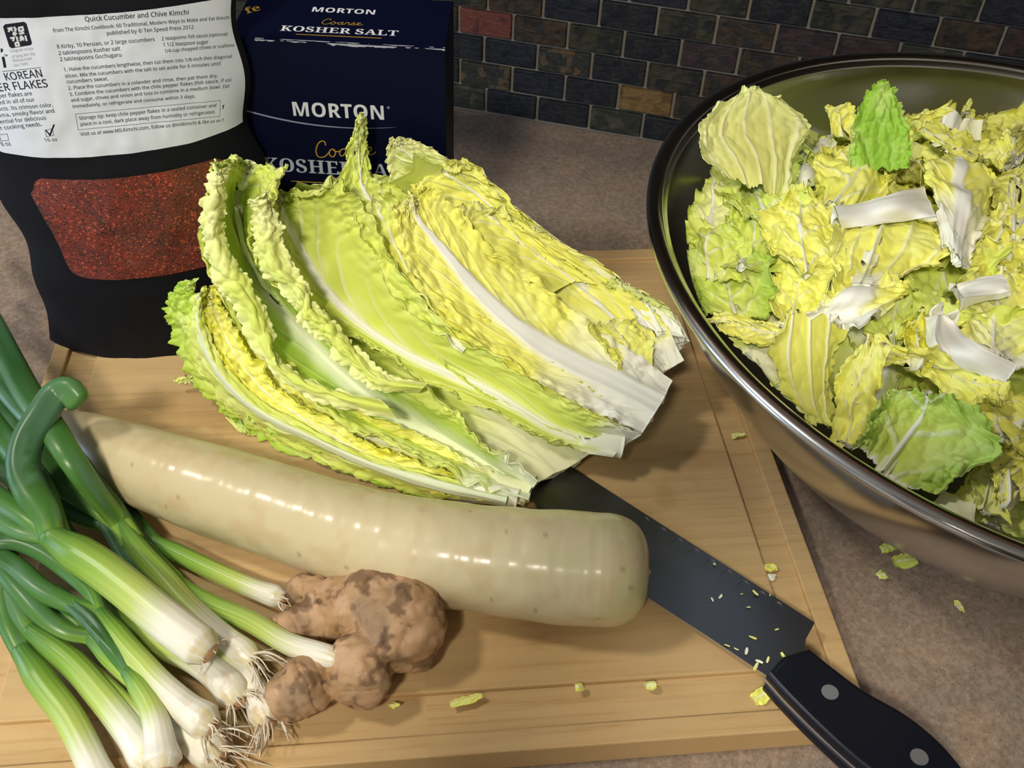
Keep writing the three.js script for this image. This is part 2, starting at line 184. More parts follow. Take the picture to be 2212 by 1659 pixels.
// ================================================================ SALT BOX
{
  const TY = 0.219, w = 0.1293, dep = 0.066, yaw = 0.0042, fr = at(962, 105, TY), ax = V(Math.cos(yaw), 0, -Math.sin(yaw)), bk = V(-Math.sin(yaw), 0, -Math.cos(yaw));
  const fl = fr.clone().addScaledVector(ax, -w), H = TY - BY;
  const o = V(fl.x, BY, fl.z).addScaledVector(ax, w / 2).addScaledVector(bk, dep / 2);
  const g = group('salt_box', 'dark navy cardboard box of coarse kosher salt standing behind the cabbage', 'box', null, o); g.rotation.y = yaw;
  const navy = '#090d28', K = 7000;
  const mk = (W, Hh) => { const c = document.createElement('canvas'); c.width = Math.round(W * K); c.height = Math.round(Hh * K); const x = c.getContext('2d'); x.fillStyle = navy; x.fillRect(0, 0, c.width, c.height); return [c, x]; };
  const front = (px, py) => { const p = onPlane(px, py, fl, V(Math.sin(yaw), 0, Math.cos(yaw))).sub(fl); return [p.dot(ax) * K, (TY - p.y - fl.y) * K]; };
  const top = (px, py) => { const p = at(px, py, TY).sub(fl); return [p.dot(ax) * K, (dep - p.dot(bk)) * K]; };
  const z = (x, y) => [480 + x / 3.95, y / 3.95];
  const fit = (c, map, text, a, b, font, color) => { const p = map(...z(...a)), q = map(...z(...b)), L = Math.hypot(q[0] - p[0], q[1] - p[1]); c.save(); c.translate(...p); c.rotate(Math.atan2(q[1] - p[1], q[0] - p[0])); c.font = font.replace('#', '100'); const s = L / c.measureText(text).width; c.scale(s, s); c.fillStyle = color; c.fillText(text, 0, 0); c.restore(); return L; };
  const line = (c, map, pts, color, lw) => { c.strokeStyle = color; c.lineWidth = lw; c.lineCap = 'round'; c.beginPath(); pts.forEach((p, i) => { const q = map(...z(...p)); i ? c.lineTo(...q) : c.moveTo(...q); }); c.stroke(); };
  // hand-lettered script word drawn as strokes, box of 6.2 x 2 units
  const script = (c, map, a, b, color, wgt) => { const p = map(...z(...a)), q = map(...z(...b)), L = Math.hypot(q[0] - p[0], q[1] - p[1]), s = L / 6.2; c.save(); c.translate(...p); c.rotate(Math.atan2(q[1] - p[1], q[0] - p[0])); c.scale(s, -s); c.strokeStyle = color; c.lineWidth = wgt; c.lineCap = c.lineJoin = 'round'; c.beginPath();
    c.moveTo(1.35, 1.35); c.bezierCurveTo(1.5, 2.0, 0.9, 1.95, 0.55, 1.4); c.bezierCurveTo(0.1, 0.7, 0.15, 0, 0.65, 0); c.bezierCurveTo(1.1, 0, 1.3, 0.3, 1.55, 0.55);
    c.moveTo(2.0, 0.85); c.bezierCurveTo(1.5, 0.9, 1.4, 0.05, 1.75, 0); c.bezierCurveTo(2.2, 0, 2.3, 0.8, 2.0, 0.85); c.bezierCurveTo(2.1, 0.55, 2.4, 0.5, 2.6, 0.6);
    c.moveTo(3.25, 0.75); c.bezierCurveTo(2.9, 1.0, 2.45, 0.5, 2.6, 0.12); c.bezierCurveTo(2.8, -0.15, 3.2, 0.3, 3.3, 0.8); c.bezierCurveTo(3.1, 0.2, 3.2, -0.1, 3.55, 0.2); c.lineTo(3.85, 0.85); c.bezierCurveTo(4.0, 0.75, 4.1, 0.75, 4.25, 0.75); c.bezierCurveTo(4.05, 0.2, 4.1, -0.05, 4.4, 0.1); c.lineTo(4.9, 0.9); c.bezierCurveTo(4.95, 0.5, 5.2, 0.2, 4.9, 0.02); c.bezierCurveTo(4.7, -0.05, 4.55, 0.1, 4.6, 0.15);
    c.moveTo(5.0, 0.1); c.bezierCurveTo(5.5, 0.3, 6.0, 0.6, 5.8, 0.85); c.bezierCurveTo(5.5, 1.0, 5.25, 0.4, 5.45, 0.1); c.bezierCurveTo(5.6, -0.1, 6.0, 0.05, 6.2, 0.3); c.stroke(); c.restore(); };
  const wear = (c, y, h, W, seed) => { const r = rng(seed); c.fillStyle = 'rgba(214,216,222,0.85)'; for (let x = 0; x < W; x += 2) { const d = fbm(x / 40, seed, seed, 3); if (d > 0.4 && x > W * 0.12) c.fillRect(x, y + (r() - 0.5) * 2, 2, h * (0.3 + (d - 0.4) * 3.2)); } };
  const gold = '#c39a34', white = '#e9eaee';
  const [fc, f] = mk(w, H);
  fit(f, front, 'MORTON', [590, 985], [1400, 1021], 'bold #px sans-serif', '#dfe3e6'); fit(f, front, '®', [1408, 925], [1432, 926], '#px sans-serif', '#dfe3e6');
  for (let i = 0; i < 40; i++) { const t = i / 40, t2 = (i + 1.3) / 40, cv = (t) => [130 + 1340 * t, 920 + 420 * t - 255 * t * t + 0]; line(f, front, [cv(t), cv(t2)], 'rgb(150,156,178)', 1 + 9 * Math.sin(Math.PI * Math.min(1, 0.15 + t * 0.85)) ** 0.7 * (1 - t * 0.75)); }
  script(f, front, [790, 1345], [1315, 1318], gold, 0.12); fit(f, front, 'KOSHER SALT', [350, 1452], [1660, 1530], 'bold #px serif', '#b9c0cc'); line(f, front, [[590, 1545], [1440, 1592]], gold, 5);
  wear(f, 0, 7, fc.width, 3);
  const [tc, t] = mk(w, dep);
  fit(t, top, 'MORTON', [750, 97], [1312, 124], 'bold #px sans-serif', white); script(t, top, [835, 205], [1197, 217], gold, 0.13); fit(t, top, 'KOSHER SALT', [484, 262], [1500, 308], 'bold #px serif', white); line(t, top, [[630, 293], [1355, 327]], gold, 6); fit(t, top, 'fe', [205, 118], [335, 80], 'italic bold #px serif', gold);
  wear(t, tc.height - 8, 8, tc.width, 4);
  const tex = (c) => { const q = new THREE.CanvasTexture(c); q.colorSpace = THREE.SRGBColorSpace; q.anisotropy = 8; return q; };
  const base = { roughness: 0.5, specularIntensity: 0.22 }, plain = new THREE.MeshPhysicalMaterial({ color: navy, ...base });
  const fm = new THREE.MeshPhysicalMaterial({ map: tex(fc), ...base }), tm = new THREE.MeshPhysicalMaterial({ map: tex(tc), ...base });
  // card panels, each a part
  const th = 0.0008, e = 0.0006, panel = (name, a, b, m) => { const pg = new THREE.BoxGeometry(a - e, b - e, th); return mesh(name, pg, [plain, plain, plain, plain, m, plain], g); };
  const pf = panel('front_panel', w, H, fm); pf.position.set(0, H / 2, dep / 2 - th / 2);
  const pb = panel('back_panel', w, H, plain); pb.position.set(0, H / 2, -dep / 2 + th / 2); pb.rotation.y = Math.PI;
  for (const s of [-1, 1]) { const ps = panel('side_panel', dep, H, plain); ps.position.set(s * (w / 2 - th / 2), H / 2, 0); ps.rotation.y = s * Math.PI / 2; }
  const pt = panel('top_flap', w, dep, tm); pt.position.set(0, H - th / 2, 0); pt.rotation.x = -Math.PI / 2;
  const pbt = panel('bottom_flap', w, dep, plain); pbt.position.set(0, th / 2, 0); pbt.rotation.x = Math.PI / 2;
}
// ================================================================ CHILE FLAKE POUCH
{
  const yaw = 18.5 * Math.PI / 180, W = 0.157, HT = 0.285, P0 = at(121, 733, BY), ax = V(Math.cos(yaw), 0, -Math.sin(yaw)), nn = V(Math.sin(yaw), 0, Math.cos(yaw));
  const T = (v) => interp([0, 0.03, 0.07, 0.13, 0.2, 0.25, 0.285], [0.036, 0.037, 0.036, 0.028, 0.019, 0.010, 0.001], v);
  const lift = (u, v) => (1 - sstep(0, 0.02, v)) * 0; // base stays level
  const bulge = (u, v) => { const s = clamp(u / W) * 2 - 1, e = 1 - Math.pow(Math.abs(s), 2.2); return T(v) * Math.pow(Math.max(0, e), 0.85) + (fbm(u * 60 + 3, v * 45, 41, 3) - 0.5) * 0.003 * e + 0.0018 * e * Math.sin(v * 80 + s * 9) * sstep(0.5, 1, Math.abs(s)); };
  const sideX = (v, s) => 0.0022 * Math.sin(v * 46 + s * 1.7) + 0.0016 * Math.sin(v * 105 + s) - (s > 0 ? 0.007 * Math.exp(-(((v - 0.145) / 0.022) ** 2)) : 0);
  const edgeU = (u, v) => { const s = u / W; return u + sideX(v, s > 0.5 ? 1 : -1) * Math.pow(Math.abs(s * 2 - 1), 3); };
  const front = (u, v, off = 0) => V(0, v, 0).addScaledVector(V(1, 0, 0), edgeU(u, v) - W / 2).add(V(0, 0, bulge(u, v) + off));
  const back = (u, v) => V(edgeU(u, v) - W / 2, v, -0.5 * bulge(u, v));
  const hit = (px, py) => { let n = 0, q, u, v; for (let i = 0; i < 8; i++) { q = onPlane(px, py, P0.clone().addScaledVector(nn, n), nn).sub(P0); u = q.dot(ax); v = q.y; n = bulge(u, clamp(v, 0, HT)); } return [u, v]; };
  const o = P0.clone().addScaledVector(ax, W / 2), g = group('chile_flake_pouch', 'black stand-up pouch of red chile flakes with a white recipe label', 'pouch', null, o); g.rotation.y = yaw;
  const gridGeo = (nu, nv, fn, uvfn) => { const pos = [], uv = [], idx = []; for (let j = 0; j <= nv; j++) for (let i = 0; i <= nu; i++) { const p = fn(i / nu, j / nv); pos.push(p.x, p.y, p.z); const w = uvfn ? uvfn(i / nu, j / nv) : [i / nu, j / nv]; uv.push(w[0], w[1]); } for (let j = 0; j < nv; j++) for (let i = 0; i < nu; i++) { const a = j * (nu + 1) + i; idx.push(a, a + 1, a + nu + 1, a + 1, a + nu + 2, a + nu + 1); } const q = new THREE.BufferGeometry(); q.setAttribute('position', new THREE.Float32BufferAttribute(pos, 3)); q.setAttribute('uv', new THREE.Float32BufferAttribute(uv, 2)); q.setIndex(idx); q.computeVertexNormals(); return q; };
  const film = new THREE.MeshPhysicalMaterial({ color: new THREE.Color().setRGB(0.009, 0.010, 0.014), roughness: 0.62, specularIntensity: 0.28, side: THREE.DoubleSide });
  const base = gridGeo(40, 12, (a, b) => { const u = a * W, f = front(u, 0), k = back(u, 0); return f.lerp(k, b).setY(0.0006 + 0.003 * Math.sin(Math.PI * b)); });
  mesh('film', mergeGeometries([gridGeo(60, 90, (a, b) => front(a * W, b * HT)), gridGeo(40, 60, (a, b) => back((1 - a) * W, b * HT)), base]), film, g);
  // clear window: boundary curves u(v) from the photograph's outline
  const wl = [[165, 604], [150, 590], [136, 560], [112, 500], [85, 445], [69, 416], [76, 406]].map((q) => hit(...q)), wv0 = hit(250, 604)[1], wv1 = hit(250, 384)[1];
  const uL = (b) => { const v = lerp(wv0, wv1, b), xs = wl.map((q) => q[1]), us = wl.map((q) => q[0]); const t = interp(xs, us, v), round = 0.006 * (Math.pow(Math.abs(b * 2 - 1), 14)); return t + round; };
  const uR = (b) => W - uL(b) * 0.85 - 0.004;
  const flakeTex = dataTex(512, 256, (x, y) => { const [f1, f2] = cells(x / 4.2 + (vnoise(x / 9, y / 9, 2) - 0.5) * 2, y / 3.6, 31), h = hash2(Math.floor(x / 4.2 + (f1 - 0.5)), Math.floor(y / 3.6), 9), c = fbm(x / 60, y / 60, 3, 3), e = sstep(0.02, 0.3, f2 - f1); let r = 108 + h * 46 + (c - 0.5) * 70, q = 40 + h * 20 + (c - 0.5) * 16, b = 32 + h * 12; if (h > 0.93) { r += 60; q += 44; b += 22; } if (h < 0.12) { r *= 0.65; } return [r * lerp(0.72, 1, e), q * lerp(0.65, 1, e), b * lerp(0.65, 1, e)]; });
  const flakeBump = dataTex(512, 256, (x, y) => { const [f1, f2] = cells(x / 4.2 + (vnoise(x / 9, y / 9, 2) - 0.5) * 2, y / 3.6, 31), q = 255 * clamp((f2 - f1) * 1.4); return [q, q, q]; }, false);
  const wm = mesh('window', gridGeo(50, 40, (a, b) => front(lerp(uL(b), uR(b), a), lerp(wv0, wv1, b) , 0.0005)), new THREE.MeshPhysicalMaterial({ map: flakeTex, bumpMap: flakeBump, bumpScale: 0.0005, roughness: 0.7, clearcoat: 0.6, clearcoatRoughness: 0.12 }), g); wm.userData.label = 'clear window showing dark red chile flakes';
  // label sheet
  const z1 = (x, y) => hit(x / 3.95, y / 3.95);
  const lu0 = 0.0015, lu1 = W - 0.0035, lv0 = Math.min(z1(900, 1235)[1], 0.2), lv1 = z1(900, 92)[1], K = 11000;
  const botV = (u) => lerp(z1(120, 1310)[1], z1(1900, 1130)[1], (u - z1(120, 1310)[0]) / (z1(1900, 1130)[0] - z1(120, 1310)[0]));
  const topV = (u) => lerp(z1(0, 150)[1], z1(1600, 30)[1], (u - z1(0, 150)[0]) / (z1(1600, 30)[0] - z1(0, 150)[0]));
  const vmin = Math.min(botV(lu0), botV(lu1)) - 0.001, vmax = Math.min(HT - 0.01, Math.max(topV(lu0), topV(lu1)) + 0.001);
  const cv = document.createElement('canvas'); cv.width = Math.min(2048, Math.round((lu1 - lu0) * K)); cv.height = Math.round((vmax - vmin) * cv.width / (lu1 - lu0)); const c = cv.getContext('2d'); c.fillStyle = '#e3eaf6'; c.fillRect(0, 0, cv.width, cv.height);
  const S = cv.width / (lu1 - lu0), cp = (x, y) => { const q = z1(x, y); return [(q[0] - lu0) * S, (vmax - q[1]) * S]; };
  const ink = '#262a35', txt = (s, a, b, font = '#px sans-serif', col = ink) => { c.font = font.replace('#', '80'); const tw = c.measureText(s).width, P = (t) => cp(lerp(a[0], b[0], t), lerp(a[1], b[1], t)); let L = 0; for (let i = 0; i < 8; i++) { const p = P(i / 8), q = P((i + 1) / 8); L += Math.hypot(q[0] - p[0], q[1] - p[1]); } const k = L / tw; for (let i = 0; i < s.length; i++) { const t0 = c.measureText(s.slice(0, i)).width / tw, t1 = c.measureText(s.slice(0, i + 1)).width / tw, p = P(t0), q = P(t1); c.save(); c.translate(...p); c.rotate(Math.atan2(q[1] - p[1], q[0] - p[0])); c.scale(k, k); c.fillStyle = c.strokeStyle = col; c.lineWidth = 2.2; c.fillText(s[i], 0, 0); c.strokeText(s[i], 0, 0); c.restore(); } };
  const poly = (pts, close, lw, fill, col = ink) => { c.beginPath(); const all = close ? [...pts, pts[0]] : pts; all.forEach((p, i) => { if (!i) { c.moveTo(...cp(...p)); return; } for (let k = 1; k <= 12; k++) c.lineTo(...cp(lerp(all[i - 1][0], p[0], k / 12), lerp(all[i - 1][1], p[1], k / 12))); }); if (close) c.closePath(); if (fill) { c.fillStyle = fill; c.fill(); } if (lw) { c.strokeStyle = col; c.lineWidth = lw; c.stroke(); } };
  txt('Quick Cucumber and Chive Kimchi', [727, 180], [1622, 118]); txt('from The Kimchi Cookbook: 60 Traditional, Modern Ways to Make and Eat Kimchi', [455, 272], [2000, 155]); txt('published by © Ten Speed Press 2012', [912, 295], [1668, 240]);
  txt('8 Kirby, 10 Persian, or 2 large cucumbers', [487, 410], [1325, 345]); txt('2 tablespoons Kosher salt', [500, 465], [1030, 425]); txt('2 tablespoons Gochugaru', [513, 518], [1042, 478]);
  txt('2 teaspoons fish sauce (optional)', [1383, 340], [1980, 295]); txt('1 1/2 teaspoon sugar', [1395, 393], [1798, 365]); txt('1/4 cup chopped chives or scallions', [1408, 445], [2030, 390]);
  txt('1. Halve the cucumbers lengthwise, then cut them into 1/8-inch thin diagonal', [545, 605], [1995, 488]); txt('slices. Mix the cucumbers with the salt to set aside for 6 minutes until', [557, 660], [1892, 550]); txt('cucumbers sweat.', [570, 708], [930, 680]);
  txt('2. Place the cucumbers in a colander and rinse, then pat them dry.', [582, 762], [1862, 655]); txt('3. Combine the cucumbers with the chile pepper flakes (fish sauce, if usi', [595, 815], [1975, 690]); txt('and sugar, chives and onion and toss to combine in a medium bowl. Eat', [608, 865], [1960, 742]); txt('immediately, or refrigerate and consume within 3 days.', [620, 918], [1670, 828]);
  poly([[645, 968], [1890, 852], [1900, 985], [668, 1103]], true, 2.5); txt('Storage tip: keep chile pepper flakes in a sealed container and', [677, 1018], [1860, 905]); txt('place in a cool, dark place away from humidity or refrigerated.', [687, 1070], [1855, 960]); txt('Visit us at www.MILKimchi.com, follow us @milkimchi & like us on f', [690, 1155], [1940, 1030]); txt('f', [1912, 925], [1930, 923], 'bold #px sans-serif', '#14161e');
  txt('KOREAN', [30, 685], [368, 650]); txt('ER FLAKES', [-22, 777], [412, 738]); txt('per flakes are', [-14, 831], [275, 808]); txt('ed in all of our', [-3, 886], [298, 860]); txt('ucts. Its crimson color,', [-5, 940], [457, 905]); txt('oma, smoky flavor and', [0, 995], [472, 955]); txt('sential for delicious', [0, 1050], [400, 1015]); txt('ur cooking needs.', [0, 1105], [368, 1068]);
  poly([[12, 1145], [75, 1135], [87, 1190], [22, 1197]], true, 3); txt('8 oz', [28, 1240], [110, 1234]); poly([[388, 1105], [450, 1095], [462, 1150], [400, 1160]], true, 3); poly([[395, 1105], [430, 1148], [465, 1057]], false, 9, null, '#14161e'); txt('16 oz', [388, 1205], [495, 1197]);
  poly([[0, 608], [345, 572]], false, 3); poly([[-4, 482], [22, 480], [38, 572], [12, 576]], true, 0, '#20242e'); poly([[-8, 412], [6, 408], [14, 425], [6, 442], [-8, 444]], true, 0, '#20242e'); txt('™', [32, 495], [64, 491]);
  poly([[48, 208], [205, 187], [222, 200], [264, 360], [256, 375], [92, 402], [76, 392], [32, 226]], true, 8, '#20242e', '#20242e');
  const LW = (pts) => poly(pts, false, 11, null, '#dfe3ea');
  // four syllable blocks of the stamp drawn as strokes
  LW([[62, 240], [108, 232]]); LW([[88, 236], [70, 268]]); LW([[88, 240], [108, 260]]); LW([[122, 222], [132, 266]]); LW([[128, 244], [142, 242]]); LW([[110, 280], [122, 272], [134, 280], [124, 294], [112, 290], [110, 280]]);
  LW([[158, 232], [192, 226], [198, 254], [164, 260], [158, 232]]); LW([[184, 260], [188, 276]]); LW([[160, 284], [206, 276]]);
  LW([[82, 322], [114, 316], [106, 348]]); LW([[138, 306], [146, 348]]); LW([[124, 362], [152, 357], [157, 384], [130, 388], [124, 362]]); LW([[168, 308], [190, 304]]); LW([[162, 322], [202, 316]]); LW([[182, 320], [170, 346]]); LW([[184, 322], [202, 340]]); LW([[214, 298], [224, 346]]);
  const gray = '#9aa0ac'; txt('Original recipe', [80, 445], [285, 418], '#px sans-serif', gray); txt('of Jang Mo Gip', [92, 492], [300, 462], '#px sans-serif', gray); txt('Restaurant', [102, 527], [270, 505], '#px sans-serif', gray); txt('Est.1989', [112, 567], [235, 550], '#px sans-serif', gray);
  const lt = new THREE.CanvasTexture(cv); lt.colorSpace = THREE.SRGBColorSpace; lt.anisotropy = 8;
  const luv = (a, b) => { const u = lerp(lu0, lu1, a), lo = botV(u) + (a < 0.06 ? (0.06 - a) * 0.05 : 0), v = lerp(lo, Math.min(HT - 0.008, topV(u)), b); return [u, v]; };
  const lab = mesh('label', gridGeo(80, 60, (a, b) => { const [u, v] = luv(a, b); return front(u, v, 0.0007); }, (a, b) => { const [u, v] = luv(a, b); return [(u - lu0) / (lu1 - lu0), 1 - (vmax - v) * S / cv.height]; }), new THREE.MeshPhysicalMaterial({ map: lt, roughness: 0.5, specularIntensity: 0.4, side: THREE.DoubleSide }), g); lab.userData.label = 'white paper label printed with a cucumber kimchi recipe';
}
// ================================================================ STEEL BOWL
const BOWL_N = V(0.0421, 1, 0.0107).normalize(), BOWL_RIM = V(0.3119, 0.16, -0.4819), BOWL_H = 0.1557;
const BOWL_BASE = BOWL_RIM.clone().addScaledVector(BOWL_N, -BOWL_H), BOWL_Q = new THREE.Quaternion().setFromUnitVectors(V(0, 1, 0), BOWL_N);
{
  const prof = [[0.0005, 0.0012], [0.06, 0.0008], [0.095, 0.0002], [0.106, 0.0022], [0.121, 0.0105], [0.143, 0.0265], [0.167, 0.0485], [0.188, 0.0725], [0.207, 0.099], [0.2205, 0.122], [0.2278, 0.140], [0.2292, 0.150]];
  const cv = new THREE.CatmullRomCurve3(prof.map(([r, y]) => V(r, y, 0)), false, 'centripetal'), out = [];
  for (let i = 0; i <= 70; i++) { const p = cv.getPoint(i / 70); out.push(new THREE.Vector2(Math.max(0.0001, p.x), p.y)); }
  // rolled lip: flat top, round outer edge turned down
  const lip = []; for (let k = 0; k <= 22; k++) { const a = lerp(-Math.PI * 0.55, Math.PI * 0.98, k / 22); lip.push(new THREE.Vector2(0.2358 + Math.cos(a) * 0.0049, 0.1522 + Math.sin(a) * 0.0036)); }
  const inn = []; for (let i = 70; i >= 0; i--) { const p = cv.getPoint(i / 70), t = cv.getTangent(i / 70); inn.push(new THREE.Vector2(Math.max(0.0001, p.x - t.y * 0.0011), p.y + t.x * 0.0011)); }
  const rough = dataTex(256, 256, (x, y) => { const q = 50 + 40 * N1[y * 512 + x] + 26 * hash2(y >> 1, 1, 3); return [q, q, q]; }, false); rough.repeat.set(6, 2);
  const g = new THREE.LatheGeometry([...out, ...lip, ...inn], 160);
  const steel = new THREE.MeshPhysicalMaterial({ color: new THREE.Color().setRGB(0.56, 0.55, 0.53), metalness: 1, roughness: 0.2, roughnessMap: null, side: THREE.DoubleSide });
  const b = tag(mesh('mixing_bowl', g, steel), 'large stainless steel mixing bowl full of chopped cabbage', 'bowl'); b.position.copy(BOWL_BASE); b.quaternion.copy(BOWL_Q);
}
// ================================================================ LEAVES
const CW = { white: lin(250, 249, 236), cream: lin(244, 244, 204), yellow: lin(247, 245, 114), deep: lin(240, 236, 64), lime: lin(220, 233, 106), green: lin(166, 206, 62), pale: lin(240, 243, 168) };
// net: stations base->tip, each a row of K points across (left margin .. right margin)
function crow(P, t) { const n = P.length - 1, f = clamp(t) * n, i = Math.min(n - 1, Math.floor(f)), u = f - i, p1 = P[i], p2 = P[i + 1], p0 = i ? P[i - 1] : p1.clone().multiplyScalar(2).sub(p2), p3 = i < n - 1 ? P[i + 2] : p2.clone().multiplyScalar(2).sub(p1), u2 = u * u, u3 = u2 * u; return V(0, 0, 0).addScaledVector(p0, -0.5 * u3 + u2 - 0.5 * u).addScaledVector(p1, 1.5 * u3 - 2.5 * u2 + 1).addScaledVector(p2, -1.5 * u3 + 2 * u2 + 0.5 * u).addScaledVector(p3, 0.5 * u3 - 0.5 * u2); }
function leafGeo(net, o = {}) {
  const q = { nu: 110, nv: 70, seed: 1, blister: 0.0022, cell: 0.008, ruffle: 0.005, rufLen: 0.03, jag: 0.004, rib: 0.2, ribTip: 0.04, ribH: 0.003, th: 0.0011, ribTh: 0.005, veins: 5, tipJag: 0.006, inner: CW.yellow, edge: CW.lime, ribC: CW.white, smooth: 0, margin0: 1, margin1: 1, ribAt: 0, baseWhite: 0.3, ribs: 0, ribHt: 0.0016, wave: 0.004, waveF: 30, torn: false, ribW: 0.75, ribF: 22, veinH: 0.0012, curl: 0, ...o };
  const { nu, nv, seed } = q, rows = net, W = nv + 1;
  const P = [], S = [], M = [];
  // lengths in metres
  let L = 0, mid = rows.map((r) => r[Math.floor(r.length / 2)]); for (let i = 1; i < mid.length; i++) L += mid[i].distanceTo(mid[i - 1]); let WD = 0; rows.forEach((r) => { let d = 0; for (let k = 1; k < r.length; k++) d += r[k].distanceTo(r[k - 1]); WD = Math.max(WD, d); });
  for (let i = 0; i <= nu; i++) { const s = i / nu; for (let j = 0; j <= nv; j++) { const v = j / nv * 2 - 1, col = rows.map((r) => crow(r, (v + 1) / 2)); P.push(crow(col, s)); } }
  const nrm = (A) => { const N = []; for (let i = 0; i <= nu; i++) for (let j = 0; j <= nv; j++) { const a = A[Math.min(nu, i + 1) * W + j], b = A[Math.max(0, i - 1) * W + j], c = A[i * W + Math.min(nv, j + 1)], d = A[i * W + Math.max(0, j - 1)]; const n = c.clone().sub(d).cross(a.clone().sub(b)); N.push(n.lengthSq() > 1e-20 ? n.normalize() : V(0, 1, 0)); } return N; };
  const N0 = nrm(P), A = [], C = [], TH = [];
  const toCam = CAM.clone().sub(P[Math.floor(P.length / 2)]); let sgn = 0; for (let i = 0; i < N0.length; i += 37) sgn += Math.sign(N0[i].dot(toCam)); sgn = q.flip ? -Math.sign(sgn || 1) : Math.sign(sgn || 1);
  for (let i = 0; i <= nu; i++) for (let j = 0; j <= nv; j++) {
    const s = i / nu, v = j / nv * 2 - 1, k = i * W + j, p = P[k].clone(), n = N0[k].clone().multiplyScalar(sgn);
    const a = s * L, b = v * WD / 2, dv = v - q.ribAt * (1 - s * 0.5), av = Math.abs(dv);
    const rw = lerp(q.rib, q.ribTip, Math.pow(s, 0.6)), ribm = q.rib > 0 ? 1 - sstep(rw * 0.55, rw * 1.25, av + (fbm(a * 90, b * 60, seed + 4, 2) - 0.5) * 0.06) : 0;
    // side veins leave the rib and run up and out
    let vein = 0; if (q.veins) { const ph = s * q.veins - av * q.veins * 0.42 + (v < 0 ? 0.37 : 0) + (fbm(a * 25, b * 25, seed + 8, 2) - 0.5) * 0.5, d = Math.abs(ph - Math.round(ph)); vein = (1 - sstep(0.03, 0.11, d)) * (1 - sstep(0.25, 0.85, av)) * (1 - ribm); }
    const leafm = (1 - ribm), wgt = leafm * sstep(q.smooth, q.smooth + 0.35, Math.max(av, s * 0.9)) * sstep(0.0, 0.25, s + 0.12 * (1 - q.baseWhite));
    const wx = (fbm(a * 60, b * 60, seed + 31, 2) - 0.5) * 0.9, wy = (fbm(a * 60 + 9, b * 60, seed + 32, 2) - 0.5) * 0.9, [f1] = cells(a / q.cell * 0.8 + 3.1 + wx, b / q.cell + seed * 1.7 + wy, seed), bl = 1 - Math.min(1, f1 * f1 * 1.7), [g1] = cells(a / (q.cell * 0.5) + wx, b / (q.cell * 0.5) + wy, seed + 5), bl2 = 1 - Math.min(1, g1 * g1 * 1.7), cut = q.torn ? 1 : sstep(0.0, 0.1, s);
    const em = Math.max(v < 0 ? sstep(0.55, 1, -v) * q.margin0 : sstep(0.55, 1, v) * q.margin1, sstep(0.8, 1, s));
    const rf = cut * (Math.sin((a / q.rufLen + fbm(a * 30, v * 1.5, seed + 2, 2) * 2.2) * Math.PI * 2) * 0.3 + (fbm(a / q.rufLen * 0.8 + 9, v * 1.6 + 5, seed + 6, 2) - 0.5) * 2.4);
    let h = q.ribH * ribm * (1 - s * 0.7) + q.blister * wgt * cut * ((bl - 0.5) * (0.75 + 0.5 * em) + (bl2 - 0.5) * (0.2 + 0.7 * em)) + q.ruffle * em * rf - q.veinH * vein * 0 + q.veinH * vein + (fbm(a * q.waveF, b * q.waveF, seed + 11, 2) - 0.5) * q.wave * cut + q.curl * Math.pow(Math.abs(v), 3);
    h += ribm * 0.00014 * Math.sin(v * q.ribF + fbm(a * 12, 1, seed, 2) * 3) * (1 - s) + (fbm(b * 160, a * 10, seed + 41, 2) - 0.5) * 0.0003 * ribm; let rdg = 0; if (q.ribs) { const x = v * q.ribs / 2 * lerp(0.9, 1, s) + (fbm(a * 18, v, seed + 44, 2) - 0.5) * 0.5, d = Math.abs(x - Math.round(x)); rdg = (1 - sstep(0.03, 0.11, d)) * (1 - 0.5 * s); h += q.ribHt * rdg; }
    p.addScaledVector(n, h);
    // ragged margins
    const jn = ((fbm(a / 0.013, v > 0 ? 3 : 9, seed + 13, 2) - 0.55) * 1.8 + (bl2 - 0.5) * 0.35) * (v < 0 ? q.margin0 : q.margin1), jw = Math.pow(Math.abs(v), 5) * (q.torn ? 1 : sstep(0.12, 0.35, s)); const tv = P[i * W + Math.min(nv, j + 1)].clone().sub(P[i * W + Math.max(0, j - 1)]); if (tv.lengthSq() > 1e-16) p.addScaledVector(tv.normalize(), Math.sign(v) * jn * q.jag * jw);
    const tj = ((fbm(b / 0.016 + 4, seed, seed + 15, 2) - 0.55) * 2.2 + (bl2 - 0.5) * 0.4) * Math.pow(s, 9); const ts = P[Math.min(nu, i + 1) * W + j].clone().sub(P[Math.max(0, i - 1) * W + j]); if (ts.lengthSq() > 1e-16) { ts.normalize(); p.addScaledVector(ts, tj * q.tipJag); if (q.torn) p.addScaledVector(ts, -((fbm(b / 0.011 + 24, seed, seed + 16, 2) - 0.5) * 2.2 + (bl2 - 0.5) * 0.4) * Math.pow(1 - s, 7) * 0.006); }
    A.push(p);
    TH.push(q.th + q.ribTh * ribm * (1 - 0.75 * s) * (q.tipRib ?? 1));
    // pigment: white rib and base, yellow blade, greener rim
    const wh = clamp(Math.max(ribm, vein * 0.4, rdg * q.ribW, q.baseWhite > 0 ? (1 - sstep(q.baseWhite * 0.4, q.baseWhite * 1.3, s + (fbm(a * 80, b * 40, seed + 20, 2) - 0.5) * 0.12)) * 0.92 : 0));
    const ed = sstep(0.25, 1, Math.max(av, s * 0.95) + (fbm(a * 35, b * 35, seed + 22, 3) - 0.5) * 0.5);
    let c = q.inner.clone().lerp(q.edge, ed); c.lerp(CW.pale, 0.22 * (1 - bl) * wgt + 0.3 * sstep(0.5, 0.7, fbm(a * 50, b * 50, seed + 25, 3))); c.lerp(q.ribC, wh); C.push(c);
  }
